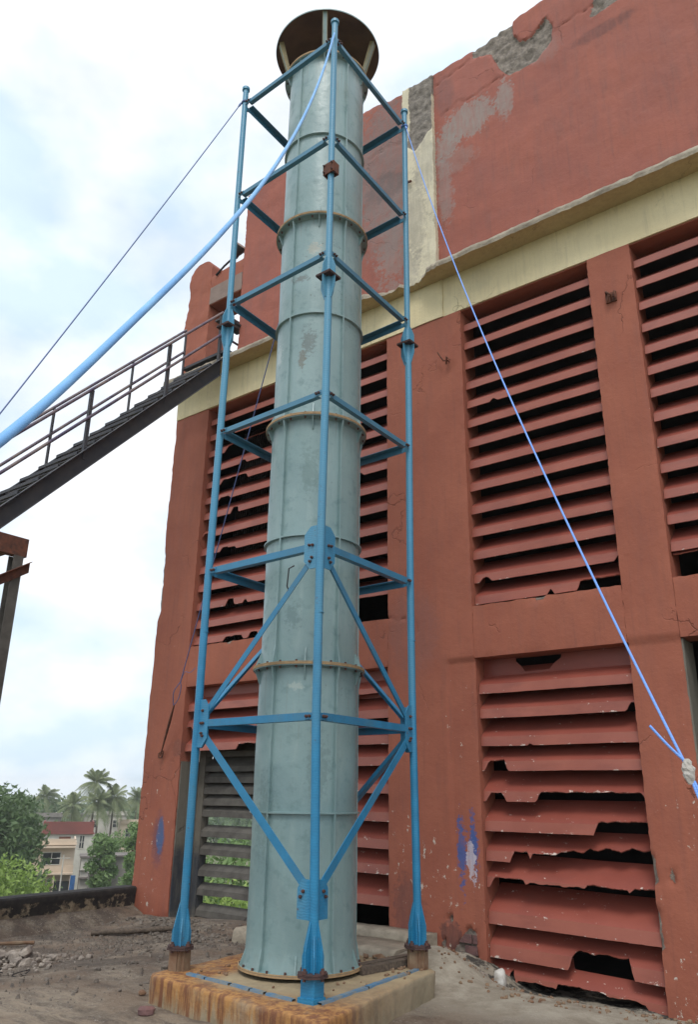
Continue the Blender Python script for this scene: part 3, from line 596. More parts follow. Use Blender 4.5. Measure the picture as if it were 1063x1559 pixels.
# ------------------------------------------------------------------ plinth and ledges
Q = [(-5.22, 4.38), (-3.38, 4.17), (-3.67, 5.97), (-5.32, 6.12)]
def plinth():
    t = thing('concrete_plinth', (-4.4, 5.2, .1), 'square concrete plinth streaked with orange rust under the chimney', 'plinth')
    c = Vector((sum(q[0] for q in Q)/4, sum(q[1] for q in Q)/4)); mb = MB(); n = 44; per = []
    for k in range(4):
        a, b = Vector(Q[k]), Vector(Q[(k+1) % 4])
        for i in range(n):
            u = i/n; p = a.lerp(b, u); e = min(u, 1-u)*2.0
            if e < .08: p = p.lerp(c, .035*(1-e/.08)**2)
            per.append(p)
    rows = [(0, -.1), (0, .02), (-.0, .10), (0, .18), (.0, .27), (.001, .308), (.006, .325), (.016, .331), (.14, .333), (.3, .334), (.6, .336), (.9, .337)]
    for (ins, z) in rows:
        for p in per:
            d = (c-p); q = p+d*(ins if ins > .1 else ins/d.length); k = .010*fr(q.x, q.y, z, 4)+.005*fr(q.x, q.y, z, 13)
            dd = d.normalized(); mb.v.append((q.x+dd.x*k, q.y+dd.y*k, z+(.006*fr(q.x, q.y, z, 5) if z > .3 else 0)))
    N = len(per)
    for r in range(len(rows)-1):
        for i in range(N): mb.f.append([r*N+i, r*N+(i+1) % N, (r+1)*N+(i+1) % N, (r+1)*N+i]); mb.mi.append(0); mb.sm.append(True)
    mb.f.append([(len(rows)-1)*N+i for i in range(N)]); mb.mi.append(0); mb.sm.append(False)
    mb.build('concrete_block', 'plinth', t)
    def strip(p, q, gaps):
        p, q = Vector((*p, .341)), Vector((*q, .341)); d = (q-p); pr_ = 0
        for g0, g1 in gaps:
            a = p+d*g0; b = p+d*g1; mb = MB(); nn = max(3, int((b-a).length/.04)); s = Vector((-d.y, d.x, 0)).normalized()
            for i in range(nn):
                u = a.lerp(b, i/(nn-1)); wv = .022+.006*fr(u.x, u.y, 0, 12); o_ = .006*fr(u.x, u.y, 5, 7)
                mb.v += [tuple(u+s*(wv+o_)-Vector((0, 0, .01))), tuple(u+s*(wv*.8+o_)+Vector((0, 0, .006))), tuple(u-s*(wv*.8-o_)+Vector((0, 0, .006))), tuple(u-s*(wv-o_)-Vector((0, 0, .01)))]
            for i in range(nn-1):
                for k in range(3): a_ = i*4+k; mb.f.append([a_, a_+1, a_+5, a_+4]); mb.mi.append(0); mb.sm.append(False)
            mb.build('steel_strip', 'strip', t)
    strip((-5.0, 4.56), (-3.78, 4.46), [(.03, .20), (.21, .42), (.44, .60), (.61, .72), (.74, .95)])
    strip((-3.66, 4.50), (-3.76, 5.84), [(.0, .42), (.43, .86), (.88, .99)])
    return t
plinth()
t = thing('concrete_ledge', (-5.4, 7.3, 0), 'two-step tan concrete ledge under the louvres behind the chimney', 'ledge')
for (y0, y1, z1) in ((6.95, 7.50, .21), (7.50, 7.74, .285)):
    mb = MB(); n = 50
    for i in range(n):
        x = -6.9+i*(2.15)/(n-1)
        for k, (y, z) in enumerate([(y0, -.1), (y0, z1*.5), (y0+.005, z1-.03), (y0+.04, z1), (y1, z1), (y1, -.1)]):
            mb.v.append((x, y+(.014*fr(x, y, z, 5) if k < 4 else 0), z+(.012*fr(x, y, z, 4) if k > 1 and k < 5 else 0)))
    for i in range(n-1):
        for k in range(5): a = i*6+k; mb.f.append([a, a+1, a+7, a+6]); mb.mi.append(0); mb.sm.append(True)
    mb.f.append([(n-1)*6+k for k in range(6)]); mb.mi.append(0); mb.sm.append(False)
    mb.build('step', 'conc', t)

# ------------------------------------------------------------------ chimney
CX, CY = -4.43, 5.21; CC = (CX, CY)
CH = thing('chimney', (CX, CY, .34), 'tall teal fibreglass chimney with bolted flanges and a brown rain cap', 'chimney')
PH0 = math.radians(-49.6-4.5)
def radial(mb, ph, prof, th=.008, mi=0):          # (r,z) outline standing on a radial plane
    c, s = math.cos(ph), math.sin(ph); tx, ty = -s*th/2, c*th/2
    mb.prism([(CX+r*c-tx, CY+r*s-ty, z) for r, z in prof], (2*tx, 2*ty, 0), mi)
FL = [.372, 2.60, 4.84, 7.08, 9.27]; RB = [.422, .418, .415, .413]
for k in range(4):
    z0, z1, r = FL[k], FL[k+1], RB[k]; n = 26
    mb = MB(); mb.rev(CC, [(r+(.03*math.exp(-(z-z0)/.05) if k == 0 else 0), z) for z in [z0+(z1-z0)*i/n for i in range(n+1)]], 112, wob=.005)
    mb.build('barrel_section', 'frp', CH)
    zs = .5*(z0+z1)-.02
    mb = MB(); mb.rev(CC, [(r-.002, zs-.008), (r+.026, zs-.006), (r+.026, zs+.006), (r-.002, zs+.008)], 112, smooth=False, closed=True); mb.build('stiffening_ring', 'frp', CH)
    for q in range(5):
        ph = PH0+math.radians(36+72*q)
        mb = MB(); rr_ = r+.026
        lo = [(r-.004, z0+.012), (r+.055, z0+.012), (rr_, z0+.16)] if True else []
        hi = [(rr_, z1-.14), (r+.050, z1-.014), (r-.004, z1-.014)]
        radial(mb, ph, lo+hi, .014); mb.build('rib', 'frp', CH)
        ph = PH0+math.radians(72*q)
        for (a, b) in ((z0+.012, z0+.13), (z1-.13, z1-.014)):
            mb = MB(); w0, w1 = (.055, .008) if a < z0+.1 else (.008, .052)
            radial(mb, ph, [(r-.004, a), (r+w0, a), (r+w1, b), (r-.004, b)], .010); mb.build('gusset_fin', 'frp', CH)
def flange(z, r, ro, low=True, top=True):
    mb = MB()
    if top: mb.rev(CC, [(r-.01, z+.004), (ro, z+.004), (ro, z+.014), (r+.02, z+.018), (r-.01, z+.03)], 112, smooth=False)
    if low: mb.rev(CC, [(r-.01, z-.035), (r+.02, z-.019), (ro-.002, z-.015), (ro-.002, z-.004), (r-.01, z-.004)], 112, smooth=False)
    f = mb.build('flange', 'frp', CH)
    mb = MB(); mb.rev(CC, [(ro-.006, z-.0065), (ro+.004, z-.0065), (ro+.004, z+.0065), (ro-.006, z+.0065)], 112, smooth=False, closed=True); mb.rev(CC, [(ro-.004, z+.009), (ro+.003, z+.009), (ro+.003, z+.0165), (ro-.004, z+.0165)], 112, smooth=False, closed=True); mb.build('gasket', 'gasket', f)
    mb = MB()
    for k in range(20):
        t_ = 2*math.pi*(k+.5)/20; x, y = CX+(r+.038)*math.cos(t_), CY+(r+.038)*math.sin(t_)
        mb.tube([(x, y, z-.034 if low else z), (x, y, z+.032)], .009, 6)
    tag(mb.build('bolt_ring', 'bolt', f), kind='stuff')
flange(.372, .422, .475, low=False); flange(2.60, .42, .478); flange(4.84, .417, .478); flange(7.08, .414, .478); flange(9.27, .413, .475)
RCAP = thing  # (cap pieces are parts of the chimney)
mb = MB(); ZC = 9.72; RC = .60
mb.rev(CC, [(RC, ZC), (RC+.004, ZC+.012), (.45, ZC+.10), (.25, ZC+.20), (.05, ZC+.29), (.0005, ZC+.30)], 96, 0)
cap = mb.build('rain_cap', 'frp', CH)
mb = MB(); mb.rev(CC, [(RC-.003, ZC+.001), (.45, ZC+.088), (.25, ZC+.187), (.05, ZC+.277), (.0005, ZC+.287)], 96, 0); mb.build('cap_underside', 'capin', cap)
for q in range(5):
    ph = PH0+math.radians(72*q); c, s = math.cos(ph), math.sin(ph)
    mb = MB()
    for sg, mi in ((-1, 0), (1, 0)):
        tx, ty = -s*.024*sg, c*.024*sg; e = (-s*.004, c*.004)
        mb.prism([(CX+r*c+tx, CY+r*s+ty, z) for r, z in [(.418, 9.27), (.455, 9.27), (.585, ZC+.012), (.53, ZC+.035)]], (e[0], e[1], 0), mi)
    mb.prism([(CX+r*c-s*.026, CY+r*s+c*.026, z) for r, z in [(.440, 9.28), (.447, 9.28), (.575, ZC+.015), (.568, ZC+.018)]], (2*.026*s, -2*.026*c, 0), 1)
    mb.build('cap_bracket', ['capin2', 'frp'], CH)
mb = MB(); mb.tube([(-4.32, 4.795, 3.20), (-4.31, 4.75, 3.24), (-4.27, 4.72, 3.38), (-4.22, 4.73, 3.40)], .006, 8); mb.build('lifting_hook', 'stairsteel', CH)

# ------------------------------------------------------------------ support tower
LEG = {'F': Vector((-3.75, 4.51)), 'L': Vector((-5.06, 4.55)), 'R': Vector((-3.80, 5.87)), 'B': Vector((-5.11, 5.91))}
FOOT = {'F': Vector((-3.74, 4.53)), 'L': Vector((-5.14, 4.62)), 'R': Vector((-3.79, 5.88)), 'B': Vector((-5.13, 5.93))}
def lp(k, z):
    p = LEG[k]
    if z < 2.14: p = FOOT[k].lerp(LEG[k], max(0, (z-.3)/1.84))
    return Vector((p.x, p.y, z))
TW = thing('support_tower', (-4.43, 5.2, .34), 'slim blue steel pipe tower with angle braces standing around the chimney', 'tower')
PR = .033
ctr = Vector((-4.43, 5.21))
def bolts(g, ps, n, r=.012):
    for p in ps: mb = MB(); bolt(mb, p, n, r); mb.build('bolt', 'bolt', g)
def bolt(mb, p, n, r=.011): mb.tube([p, p+n*.014], r, 6); mb.tube([p+n*.013, p+n*.022], r*.5, 6)
NODES = [2.14, 3.44, 4.79, 6.21, 7.55, 8.83]
FACES = [('L', 'F'), ('F', 'R'), ('R', 'B'), ('B', 'L')]
def outward(a, b):
    d = (LEG[b]-LEG[a]); n = Vector((d.y, -d.x)).normalized()
    if n.dot((LEG[a]+LEG[b])/2-ctr) < 0: n = -n
    return Vector((n.x, n.y, 0))
def angle(p, q, n, size=.048, t=.006, flip=1, name='brace', mat='bar'):
    p, q = Vector(p), Vector(q); d = (q-p).normalized(); b = n.cross(d).normalized()
    if b.z < 0: b = -b
    b *= flip; h = size/2
    prof = [n*0+b*h, n*t+b*h, n*t-b*h, -n*(size-t)-b*h, -n*(size-t)-b*(h-t), n*0-b*(h-t)]
    mb = MB(); mb.prism([p+v for v in prof], q-p); o = mb.build(name, mat, TW); return o
for k in 'FLRB':
    zt = 9.06; pts = [lp(k, z)+Vector((.004*math.sin(z*1.3+ord(k)), .004*math.cos(z*1.1), 0)) for z in [.47, .8, 1.2, 1.7, 2.14, 2.8, 3.4, 4.1, 4.8, 5.4, 5.93]]
    mb = MB(); mb.tube(pts, PR, 20); mb.tube([lp(k, 2.9), lp(k, 2.906)], PR+.003, 20); g = mb.build('leg', 'pipe', TW)
    mb = MB(); mb.tube([lp(k, 5.95), lp(k, 7.5), lp(k, zt)], PR-.003, 20); g = mb.build('leg', 'pipe', TW)
    mb = MB(); mb.tube([lp(k, zt-.02), lp(k, zt+.012)], PR+.009, 20); mb.build('leg_cap', 'pipe', g)
    c = lp(k, 5.94)
    def fins(c, z0, z1, w0, w1, name='coupling_fin', mat='pipe', rot=0):
        for i in range(4):
            a = math.pi/2*i+rot; d = Vector((math.cos(a), math.sin(a), 0)); s = Vector((-d.y, d.x, 0))*.004
            mb = MB(); zm = z0+(z1-z0)*.45
            mb.prism([c+d*(PR-.006)+Vector((0, 0, z0))-s, c+d*(PR+w0)+Vector((0, 0, z0))-s, c+d*(PR+w0)+Vector((0, 0, zm))-s, c+d*(PR+w1)+Vector((0, 0, z1))-s, c+d*(PR-.006)+Vector((0, 0, z1))-s], s*2)
            mb.build(name, mat, TW)
    c0 = Vector((c.x, c.y, 0))
    fins(c0, 5.955, 6.14, .046, .008); fins(c0, 5.93, 5.72, .046, .008)
    mb = MB(); mb.obox(c+Vector((0, 0, .006)), (.080, 0, 0), (0, .080, 0), (0, 0, .005)); mb.obox(c+Vector((0, 0, -.006)), (.080, 0, 0), (0, .080, 0), (0, 0, .004)); mb.build('coupling_plate', 'rustd', TW)
    f = lp(k, .49); f0 = Vector((f.x, f.y, 0))
    fins(f0, .50, .80, .050, .004, 'base_fin'); fins(f0, .50, .72, .040, .004, 'base_fin', rot=math.pi/4)
    mb = MB()
    ring = [Vector((math.cos(math.pi/4*i+math.pi/8), math.sin(math.pi/4*i+math.pi/8), 0))*.104 for i in range(8)]
    mb.prism([f+v+Vector((0, 0, .001)) for v in ring], (0, 0, .012)); mb.prism([f+v*1.03+Vector((0, 0, -.013)) for v in ring], (0, 0, .012)); bp = mb.build('base_plate', 'rustd', TW)
    for i in range(4):
        mb = MB(); a = math.pi/2*i+math.pi/4*0; q = f+Vector((math.cos(a), math.sin(a), 0))*.084
        mb.tube([q-Vector((0, 0, .03)), q+Vector((0, 0, .045))], .011, 6); mb.tube([q+Vector((0, 0, .013)), q+Vector((0, 0, .030))], .019, 6)
        mb.build('anchor_bolt', 'bolt', bp)
    mb = MB()
    if k == 'F':
        mb.obox(f+Vector((0, 0, -.09)), (.058, 0, 0), (0, .05, 0), (0, 0, .075)); mb.obox(f+Vector((0, -.006, -.150)), (.068, 0, 0), (0, .062, 0), (0, 0, .022)); mb.build('foot_stub', 'pipe', TW)
    else:
        mb.obox(f+Vector((0, 0, -.09)), (.058, 0, 0), (0, .058, 0), (0, 0, .078))
        for i in range(4):
            a = math.pi/2*i+.1; d = Vector((math.cos(a), math.sin(a), 0)); mb.obox(f+d*.062+Vector((0, 0, -.085)), d*.012, Vector((-d.y, d.x, 0))*.035, (0, 0, .070))
        mb.build('foot_stub', 'stub', TW)
for (a, b) in FACES:
    n = outward(a, b)
    for z in NODES:
        p, q = lp(a, z), lp(b, z); d = (q-p).normalized(); big = z in (2.14, 3.44)
        off = .075
        back = 'B' in (a, b)
        angle(p+d*off+n*.004, q-d*off+n*.004, n, .062 if back else (.056 if big else .047), flip=-1 if back else 1)
        for (e, s) in ((p, d), (q, -d)):
            kk = a if e is p else b
            if (z == 2.14 and kk in 'LR') or (z == 3.44 and kk in 'FB'): continue
            mb = MB(); mb.obox(e+s*.062+n*.014, s*.036, n*.003, Vector((0, 0, .024))); g = mb.build('lug_plate', 'bar', TW)
            bolts(g, [e+s*.052+n*.017, e+s*.082+n*.017], n)
    # diagonals and gussets
    for (e, o_) in ((a, b), (b, a)):
        if e in 'FB':
            for z, h0, h1, w_ in ((3.44, -.18, .17, .168), (.955, -.15, .10, .155)):
                c = lp(e, z); d = (lp(o_, z)-c).normalized(); V = lambda u, v: c+d*u+Vector((0, 0, v))+n*.004
                if z > 2: pr_ = [V(0, h0), V(.105, h0), V(w_, h0+.07), V(w_, h1-.06), V(.105, h1), V(0, h1)]
                else: pr_ = [V(0, h0), V(w_-.01, h0), V(w_-.01, h1-.06), V(.105, h1), V(0, h1)]
                mb = MB(); mb.prism(pr_, n*.008); g = mb.build('gusset_plate', 'pipe', TW)
                bolts(g, [V(u, v)+n*.008 for (u, v) in (((.075, .01), (.11, .015), (.08, -.09), (.10, -.12)) if z > 2 else ((.085, .025), (.11, -.01)))], n)
        else:
            c = lp(e, 2.14); d = (lp(o_, 2.14)-c).normalized(); V = lambda u, v: c+d*u+Vector((0, 0, v))+n*.004
            mb = MB(); mb.prism([V(0, -.19), V(.08, -.19), V(.135, -.12), V(.135, .13), V(.09, .19), V(0, .19)], n*.008); g = mb.build('gusset_plate', 'pipe', TW)
            bolts(g, [V(u, v)+n*.008 for (u, v) in ((.07, .10), (.06, .0), (.085, .0), (.07, -.08), (.085, -.10))], n)
            for zt, zb, sw in ((3.34, 2.22, 1), (1.02, 2.05, -1)):
                p = lp(e, zb)+d*.085+n*-.002; q = lp(o_, zt)-d*.09-n*.002
                angle(p, q, n, .050 if sw > 0 else .064, flip=-sw, name='diagonal_brace')
# rusty clamp, wedge and ear rings on the front leg
c = lp('F', 7.14); mb = MB(); mb.obox(c+Vector((0, -.038, 0)), (.062, 0, 0), (0, .006, 0), (0, 0, .06)); mb.obox(c+Vector((0, .034, 0)), (.062, 0, 0), (0, .006, 0), (0, 0, .06)); mb.obox(c+Vector((.058, 0, 0)), (.006, 0, 0), (0, .04, 0), (0, 0, .058)); mb.obox(c+Vector((-.058, 0, 0)), (.006, 0, 0), (0, .04, 0), (0, 0, .058))
g = mb.build('clamp', 'rust', TW)
bolts(g, [c+Vector((sx*.045, -.044, sz*.038)) for sx in (-1, 1) for sz in (-1, 1)], Vector((0, -1, 0)), .010)

# ------------------------------------------------------------------ ropes
def curve(P, n=8):
    P = [Vector(p) for p in P]; P = [P[0]*2-P[1]]+P+[P[-1]*2-P[-2]]; out = []
    for i in range(1, len(P)-2):
        a, b, c, d = P[i-1:i+3]
        for k in range(n):
            t = k/n; out.append(.5*((2*b)+(c-a)*t+(2*a-5*b+4*c-d)*t*t+(3*b-a-3*c+d)*t**3))
    out.append(P[-2]); return out
FT = lp('F', 8.90); LT = lp('L', 8.88); RT = lp('R', 8.86); BT = lp('B', 8.80)
mb = MB(); mb.tube(curve([(-3.72, 4.47, 8.84), (-3.421, 3.994, 7.765), (-3.122, 3.517, 6.783), (-2.824, 3.041, 5.881), (-2.525, 2.565, 5.05), (-2.226, 2.089, 4.278), (-1.928, 1.613, 3.556), (-1.629, 1.136, 2.873), (-1.33, 0.66, 2.218), (-1.1, .25, 1.75), (-.75, -.35, .95), (-.5, -.8, .15)]), .0108, 14)
tag(mb.build('sheathed_guy_rope', 'ropethick'), 'thick blue sheathed rope curving from the front leg top towards the viewer', 'rope')
def rope(a, b, r, sag, mat, name, label, wrap, n=24):
    a, b = Vector(a), Vector(b)
    t = thing(name, a, label, 'rope'); mb = MB(); mb.tube([a.lerp(b, i/n)-Vector((0, 0, sag*4*(i/n)*(1-i/n))) for i in range(n+1)], r, 8); mb.build('rope_line', mat, t)
    mb = MB()
    for k in range(3): mb.tube([wrap+Vector((math.cos(q)*(PR+.004), math.sin(q)*(PR+.004), .006*k+.01*math.sin(q))) for q in [2*math.pi*i/16 for i in range(17)]], .005, 6)
    d = (b-a).normalized(); mb.tube([a, a+d*.05, a+d*.09], [.010, .013, .007], 8); mb.build('knot', mat, t); return t
a = LT+Vector((-.03, -.03, -.03)); d = Vector((-5.0, 2.35, 4.25))-Vector((0, 0, 0))
b = Vector((0, 0, 1.6))+Vector((-.817, .395, .42))*6.2; e = b+(b-a)*.95
rope(a, e, .0055, .10, 'ropedark', 'guy_rope', 'thin dark guy rope from the left leg top down to the lower left', LT+Vector((0, 0, -.02)))
kn = Vector((-.80, 2.98, 1.70)); a = RT+Vector((.03, -.02, -.06))
t = rope(a, kn, .0052, .30, 'rope', 'guy_rope', 'bright blue guy rope from the right leg top to the white wrapped knot', RT+Vector((0, 0, -.03)))
dk = (kn-RT); ke = kn+dk*.222
mb = MB(); mb.tube(curve([kn, kn+dk*.02+Vector((.006, 0, .0)), kn+dk*.1+Vector((.01, 0, -.01)), ke]), .0052, 8); mb.tube(curve([kn, kn+dk*.02-Vector((.006, 0, .0)), kn+dk*.1+Vector((-.01, 0, -.01)), ke]), .0052, 8); mb.build('lower_rope', 'rope', t)
q0 = Vector((0, 0, 1.6))+Vector((-.292, .953, .08))*3.12
mb = MB(); mb.tube(curve([q0, q0.lerp(kn, .5)+Vector((0, 0, .005)), kn+Vector((0, 0, .02))]), .005, 8); mb.build('loose_tail', 'rope', t)
mb = MB()
for j in range(9):
    u = j/8; rr0 = .008+.013*math.sin(math.pi*u)**.8
    for k in range(12):
        q = 2*math.pi*k/12; rr1 = rr0*(1+.45*nz3(math.cos(q), math.sin(q), u*3, 2.2)); mb.v.append((kn.x+rr1*math.cos(q)+.01*u, kn.y+rr1*math.sin(q)-.02*u, kn.z+.035-.085*u))
for j in range(8):
    for k in range(12): mb.f.append([j*12+k, j*12+(k+1) % 12, (j+1)*12+(k+1) % 12, (j+1)*12+k]); mb.mi.append(0); mb.sm.append(False)
mb.build('plastic_wrapping', 'white', t)
mb = MB(); mb.tube([ke+Vector((0, 0, .05)), ke-Vector((0, 0, .25))], .02, 8); mb.build('anchor_peg', 'rust', t)
hk = Vector((-9.30, W-.05, 2.10)); a = BT+Vector((-.03, 0, 0)); dd = hk-a
s1 = a+dd*.855; s2 = a+dd*.90
t = rope(a, s1, .007, .03, 'ropedark', 'guy_rope', 'dark blue rope behind the chimney tied to a hook on the left pillar', BT)
mb = MB(); mb.tube([s2, s2+dd*.03, s2+dd*.06, hk], [.010, .020, .016, .008], 8); mb.build('turnbuckle', 'rust', t)
mb = MB(); mb.tube(curve([s1, s1+dd*.02+Vector((-.05, -.03, 0)), s1+dd*.04+Vector((-.03, 0, -.02)), s2, s1+dd*.035+Vector((.06, 0, .02)), s1+dd*.015+Vector((.05, 0, .02)), s1]), .006, 8)
mb.tube(curve([s1, s1+Vector((.12, -.04, .12)), s1+Vector((.25, -.06, .10)), s1+Vector((.36, -.06, .16))]), .004, 6); mb.build('rope_loop', 'ropedark', t)

# ------------------------------------------------------------------ stair on the left
XN, XF = -8.40, -9.29
def stz(y): return 8.19-(7.46-y)*1.098
ST = thing('steel_stair', (-8.85, 4.4, 4.6), 'dark steel open stair with purple pipe handrails climbing to the roof doorway', 'stair')
for x in (XN, XF):
    mb = MB(); s = 1 if x == XN else -1
    y0, y1 = 3.95, 7.46
    mb.prism([(x, y0, stz(y0)), (x, y1, stz(y1)), (x, y1, stz(y1)-.30), (x, y0, stz(y0)-.30)], (-.008*s, 0, 0))
    for dz in (0, -.30):
        mb.prism([(x, y0, stz(y0)+dz), (x, y1, stz(y1)+dz), (x, y1, stz(y1)+dz-.010), (x, y0, stz(y0)+dz-.010)], (.07*s, 0, 0))
    mb.build('stringer', 'stairsteel', ST)
n = 15
for i in range(n):
    y = 4.02+i*.232; z = stz(y)-.02+.03
    mb = MB(); mb.box(XF+.01, XN-.01, y-.02, y+.03, z, z+.012); mb.box(XF+.01, XN-.01, y-.026, y-.018, z-.03, z+.012); mb.box(XF+.01, XN-.01, y+.065, y+.115, z, z+.012); mb.box(XF+.01, XN-.01, y+.15, y+.20, z, z+.012)
    for xx in (XF+.02, XN-.05): mb.box(xx, xx+.03, y-.02, y+.2, z-.03, z-.002)
    mb.build('tread', 'stairsteel', ST)
for x in (XN, XF):
    ys_ = [4.07, 5.26, 6.45, 7.42]
    for y in ys_:
        mb = MB(); zt = stz(y)+.86
        mb.prism([(x, y-.025, stz(y)-.1), (x, y+.025, stz(y)-.1), (x, y+.025, stz(y)-.1), (x, y-.025, stz(y)-.1)][:0] or [(x, y-.022, stz(y)-.15), (x, y+.022, stz(y)-.15), (x, y+.022, zt), (x, y-.022, zt)], (.006, 0, 0))
        mb.prism([(x, y-.022, stz(y)-.15), (x, y-.016, stz(y)-.15), (x, y-.016, zt), (x, y-.022, zt)], (-.04 if x == XN else .04, 0, 0)); mb.build('rail_post', 'stairsteel', ST)
    for h, nm in ((.88, 'handrail'), (.46, 'mid_rail')):
        mb = MB(); pts = [(x, y, stz(y)+h) for y in (3.0, 5.26, 6.45, 7.42)]
        if x == XN: pts += [(x+.0, 8.1, stz(7.42)+h+.0)]
        mb.tube(pts, .021, 10); mb.build(nm, 'rail', ST)
mb = MB(); mb.box(XF, XN+.15, 7.42, 8.9, 8.255, 8.30); mb.box(XN-.15, XN+.1, 7.40, 7.9, 8.9, 8.93); mb.build('landing', 'stairsteel', ST)
# rusty platform under the stair foot
PF = thing('steel_platform', (-8.85, 4.2, 0), 'rusty brown steel platform frame carrying the foot of the stair', 'platform')
for x in (XN+.02, XF):
    mb = MB(); mb.box(x-.05, x+.05, 1.6, 4.66, 4.15, 4.37); mb.build('floor_beam', 'rust', PF)
    for y in (4.56, 1.8):
        mb = MB(); mb.box(x-.06, x-.05, y-.06, y+.06, -.02, 4.148); mb.box(x+.05, x+.06, y-.06, y+.06, -.02, 4.148); mb.box(x-.05, x+.05, y-.008, y+.008, -.02, 4.148)
        mb.build('post', 'rust' if y < 4 else 'greylouver', PF)
for y in (1.7, 2.6, 3.6, 4.5):
    mb = MB(); mb.box(XF+.051, XN-.035, y-.04, y+.04, 4.2, 4.36); mb.build('cross_beam', 'rust', PF)
mb = MB(); mb.box(XF-.02, XN+.02, 1.6, 4.2, 4.374, 4.40); mb.build('floor_plate', 'stairsteel', PF)
mb = MB(); p, q = Vector((XN+.085, 4.70, 4.10)), Vector((XN+.085, 3.1, 3.05)); mb.prism([p, p+Vector((0, .0, -.13)), q+Vector((0, 0, -.13)), q], (.012, 0, 0)); mb.prism([p+Vector((.012, 0, 0)), p+Vector((.06, 0, 0)), q+Vector((.06, 0, 0)), q+Vector((.012, 0, 0))], (0, 0, -.01)); mb.build('diagonal_strut', 'rust', PF)
mb = MB(); mb.box(XN-.2, XN+.03, 3.3, 3.7, 3.95, 4.14); mb.build('under_beam', 'stairsteel', PF)

# ------------------------------------------------------------------ air
mb = MB(); mb.box(-920, 920, -920, 920, GZ-1, 14.5)
hz = bpy.data.materials.new('haze'); hz.use_nodes = True; hz.node_tree.nodes.clear()
ho = hz.node_tree.nodes.new('ShaderNodeOutputMaterial'); hv = hz.node_tree.nodes.new('ShaderNodeVolumePrincipled')
hv.inputs['Density'].default_value = .0006; hv.inputs['Color'].default_value = (.97, .985, 1, 1); hv.inputs['Anisotropy'].default_value = .3
hz.node_tree.links.new(hv.outputs[0], ho.inputs['Volume'])
tag(mb.build('haze', hz), kind='stuff')

# ------------------------------------------------------------------ loose things on the roof
def chunk(mb, c, r, sq=(1, 1, .7), seed=0, n=7):
    a, b, s = random.random()*6.28, random.random()*3.1, seed*3.7+random.random()*50
    R = Matrix.Rotation(a, 3, 'Z') @ Matrix.Rotation(b, 3, 'X'); P = []; m_, k_ = 5, 8
    for j in range(m_+1):
        for i in range(k_):
            th, ph = math.pi*j/m_, 2*math.pi*i/k_; v = Vector((math.sin(th)*math.cos(ph), math.sin(th)*math.sin(ph), math.cos(th)))
            v = Vector([math.copysign(abs(q)**.6, q) for q in v]); v *= r*(1+.35*mn.noise(v*1.3+Vector((s, 0, 0))))
            v = R @ Vector((v.x*sq[0], v.y*sq[1], v.z*sq[2])); P.append((c[0]+v.x, c[1]+v.y, c[2]+v.z))
    mb.add(P, [(j*k_+i, (j+1)*k_+i, (j+1)*k_+(i+1) % k_, j*k_+(i+1) % k_) for j in range(m_) for i in range(k_)])
def stone(mb, c, r, sq):
    P = []; m_, k_ = 9, 14
    for j in range(m_+1):
        for i in range(k_):
            th, ph = math.pi*j/m_, 2*math.pi*i/k_; v = Vector((math.sin(th)*math.cos(ph), math.sin(th)*math.sin(ph), math.cos(th))); v *= r*(1+.3*mn.noise(v*1.5+Vector((3, 0, 0)))); P.append((c[0]+v.x*sq[0], c[1]+v.y*sq[1], c[2]+v.z*sq[2]))
    mb.add(P, [(j*k_+i, (j+1)*k_+i, (j+1)*k_+(i+1) % k_, j*k_+(i+1) % k_) for j in range(m_) for i in range(k_)], 0, True)
def item(name, label, cat, mat, c, r, sq=(1, .8, .6), group=None):
    mb = MB(); (stone if name == 'white_stone' else chunk)(mb, c, r, sq); return tag(mb.build(name, mat), label, cat, group)
random.seed(21)
for k in range(16):
    x, y = -7.75+random.gauss(0, .22), 4.78+random.gauss(0, .16); r = random.uniform(.035, .065)
    item('rubble_chunk', 'broken concrete chunk in the rubble heap at the lower left', 'rubble', 'rubble', (x, y, gh(x, y)+.02+.07*math.exp(-((x+7.75)**2+(y-4.8)**2)/.06)), r, (1.2, .8, .6), 'chunks in the rubble heap')
item('rubble_chunk', 'long pale concrete chunk lying on top of the rubble heap', 'rubble', 'rubble', (-7.55, 4.85, gh(-7.55, 4.85)+.11), .085, (1.5, .6, .45))
mb = MB()
for k in range(260):
    x, y = -7.75+random.gauss(0, .36), 4.75+random.gauss(0, .28); r = random.uniform(.008, .03); chunk(mb, (x, y, gh(x, y)+r*.4+.03*math.exp(-((x+7.75)**2+(y-4.8)**2)/.1)), r)
tag(mb.build('rubble_grit', 'rubble'), kind='stuff')
mb = MB()
for k in range(2600):
    x, y = random.uniform(-9.3, -5.5), random.uniform(3.6, 7.6)
    if random.random() < .5: x, y = random.gauss(-7.9, .6), random.gauss(6.3, .5)
    if not (-9.4 < x and y < 7.65): continue
    if -5.45 < x < -3.3 and 4.1 < y < 6.3: continue
    r = random.uniform(.004, .014)*(1 if random.random() < .82 else 2.1); s = r; z = gh(x, y)+r*.4; a = random.random()*6.28; c_, s_ = math.cos(a)*r, math.sin(a)*r
    mb.add([(x+c_, y+s_, z-r), (x-s_, y+c_, z-r), (x-c_, y-s_, z-r), (x+s_, y-c_, z-r), (x+c_*.4, y+s_*.5, z+r*.6), (x-c_*.5, y-s_*.3, z+r*.5)], [(0, 1, 4), (1, 2, 5), (1, 5, 4), (2, 3, 5), (3, 0, 4), (3, 4, 5)])
tag(mb.build('gravel', 'gravelm'), kind='stuff')
mb = MB()
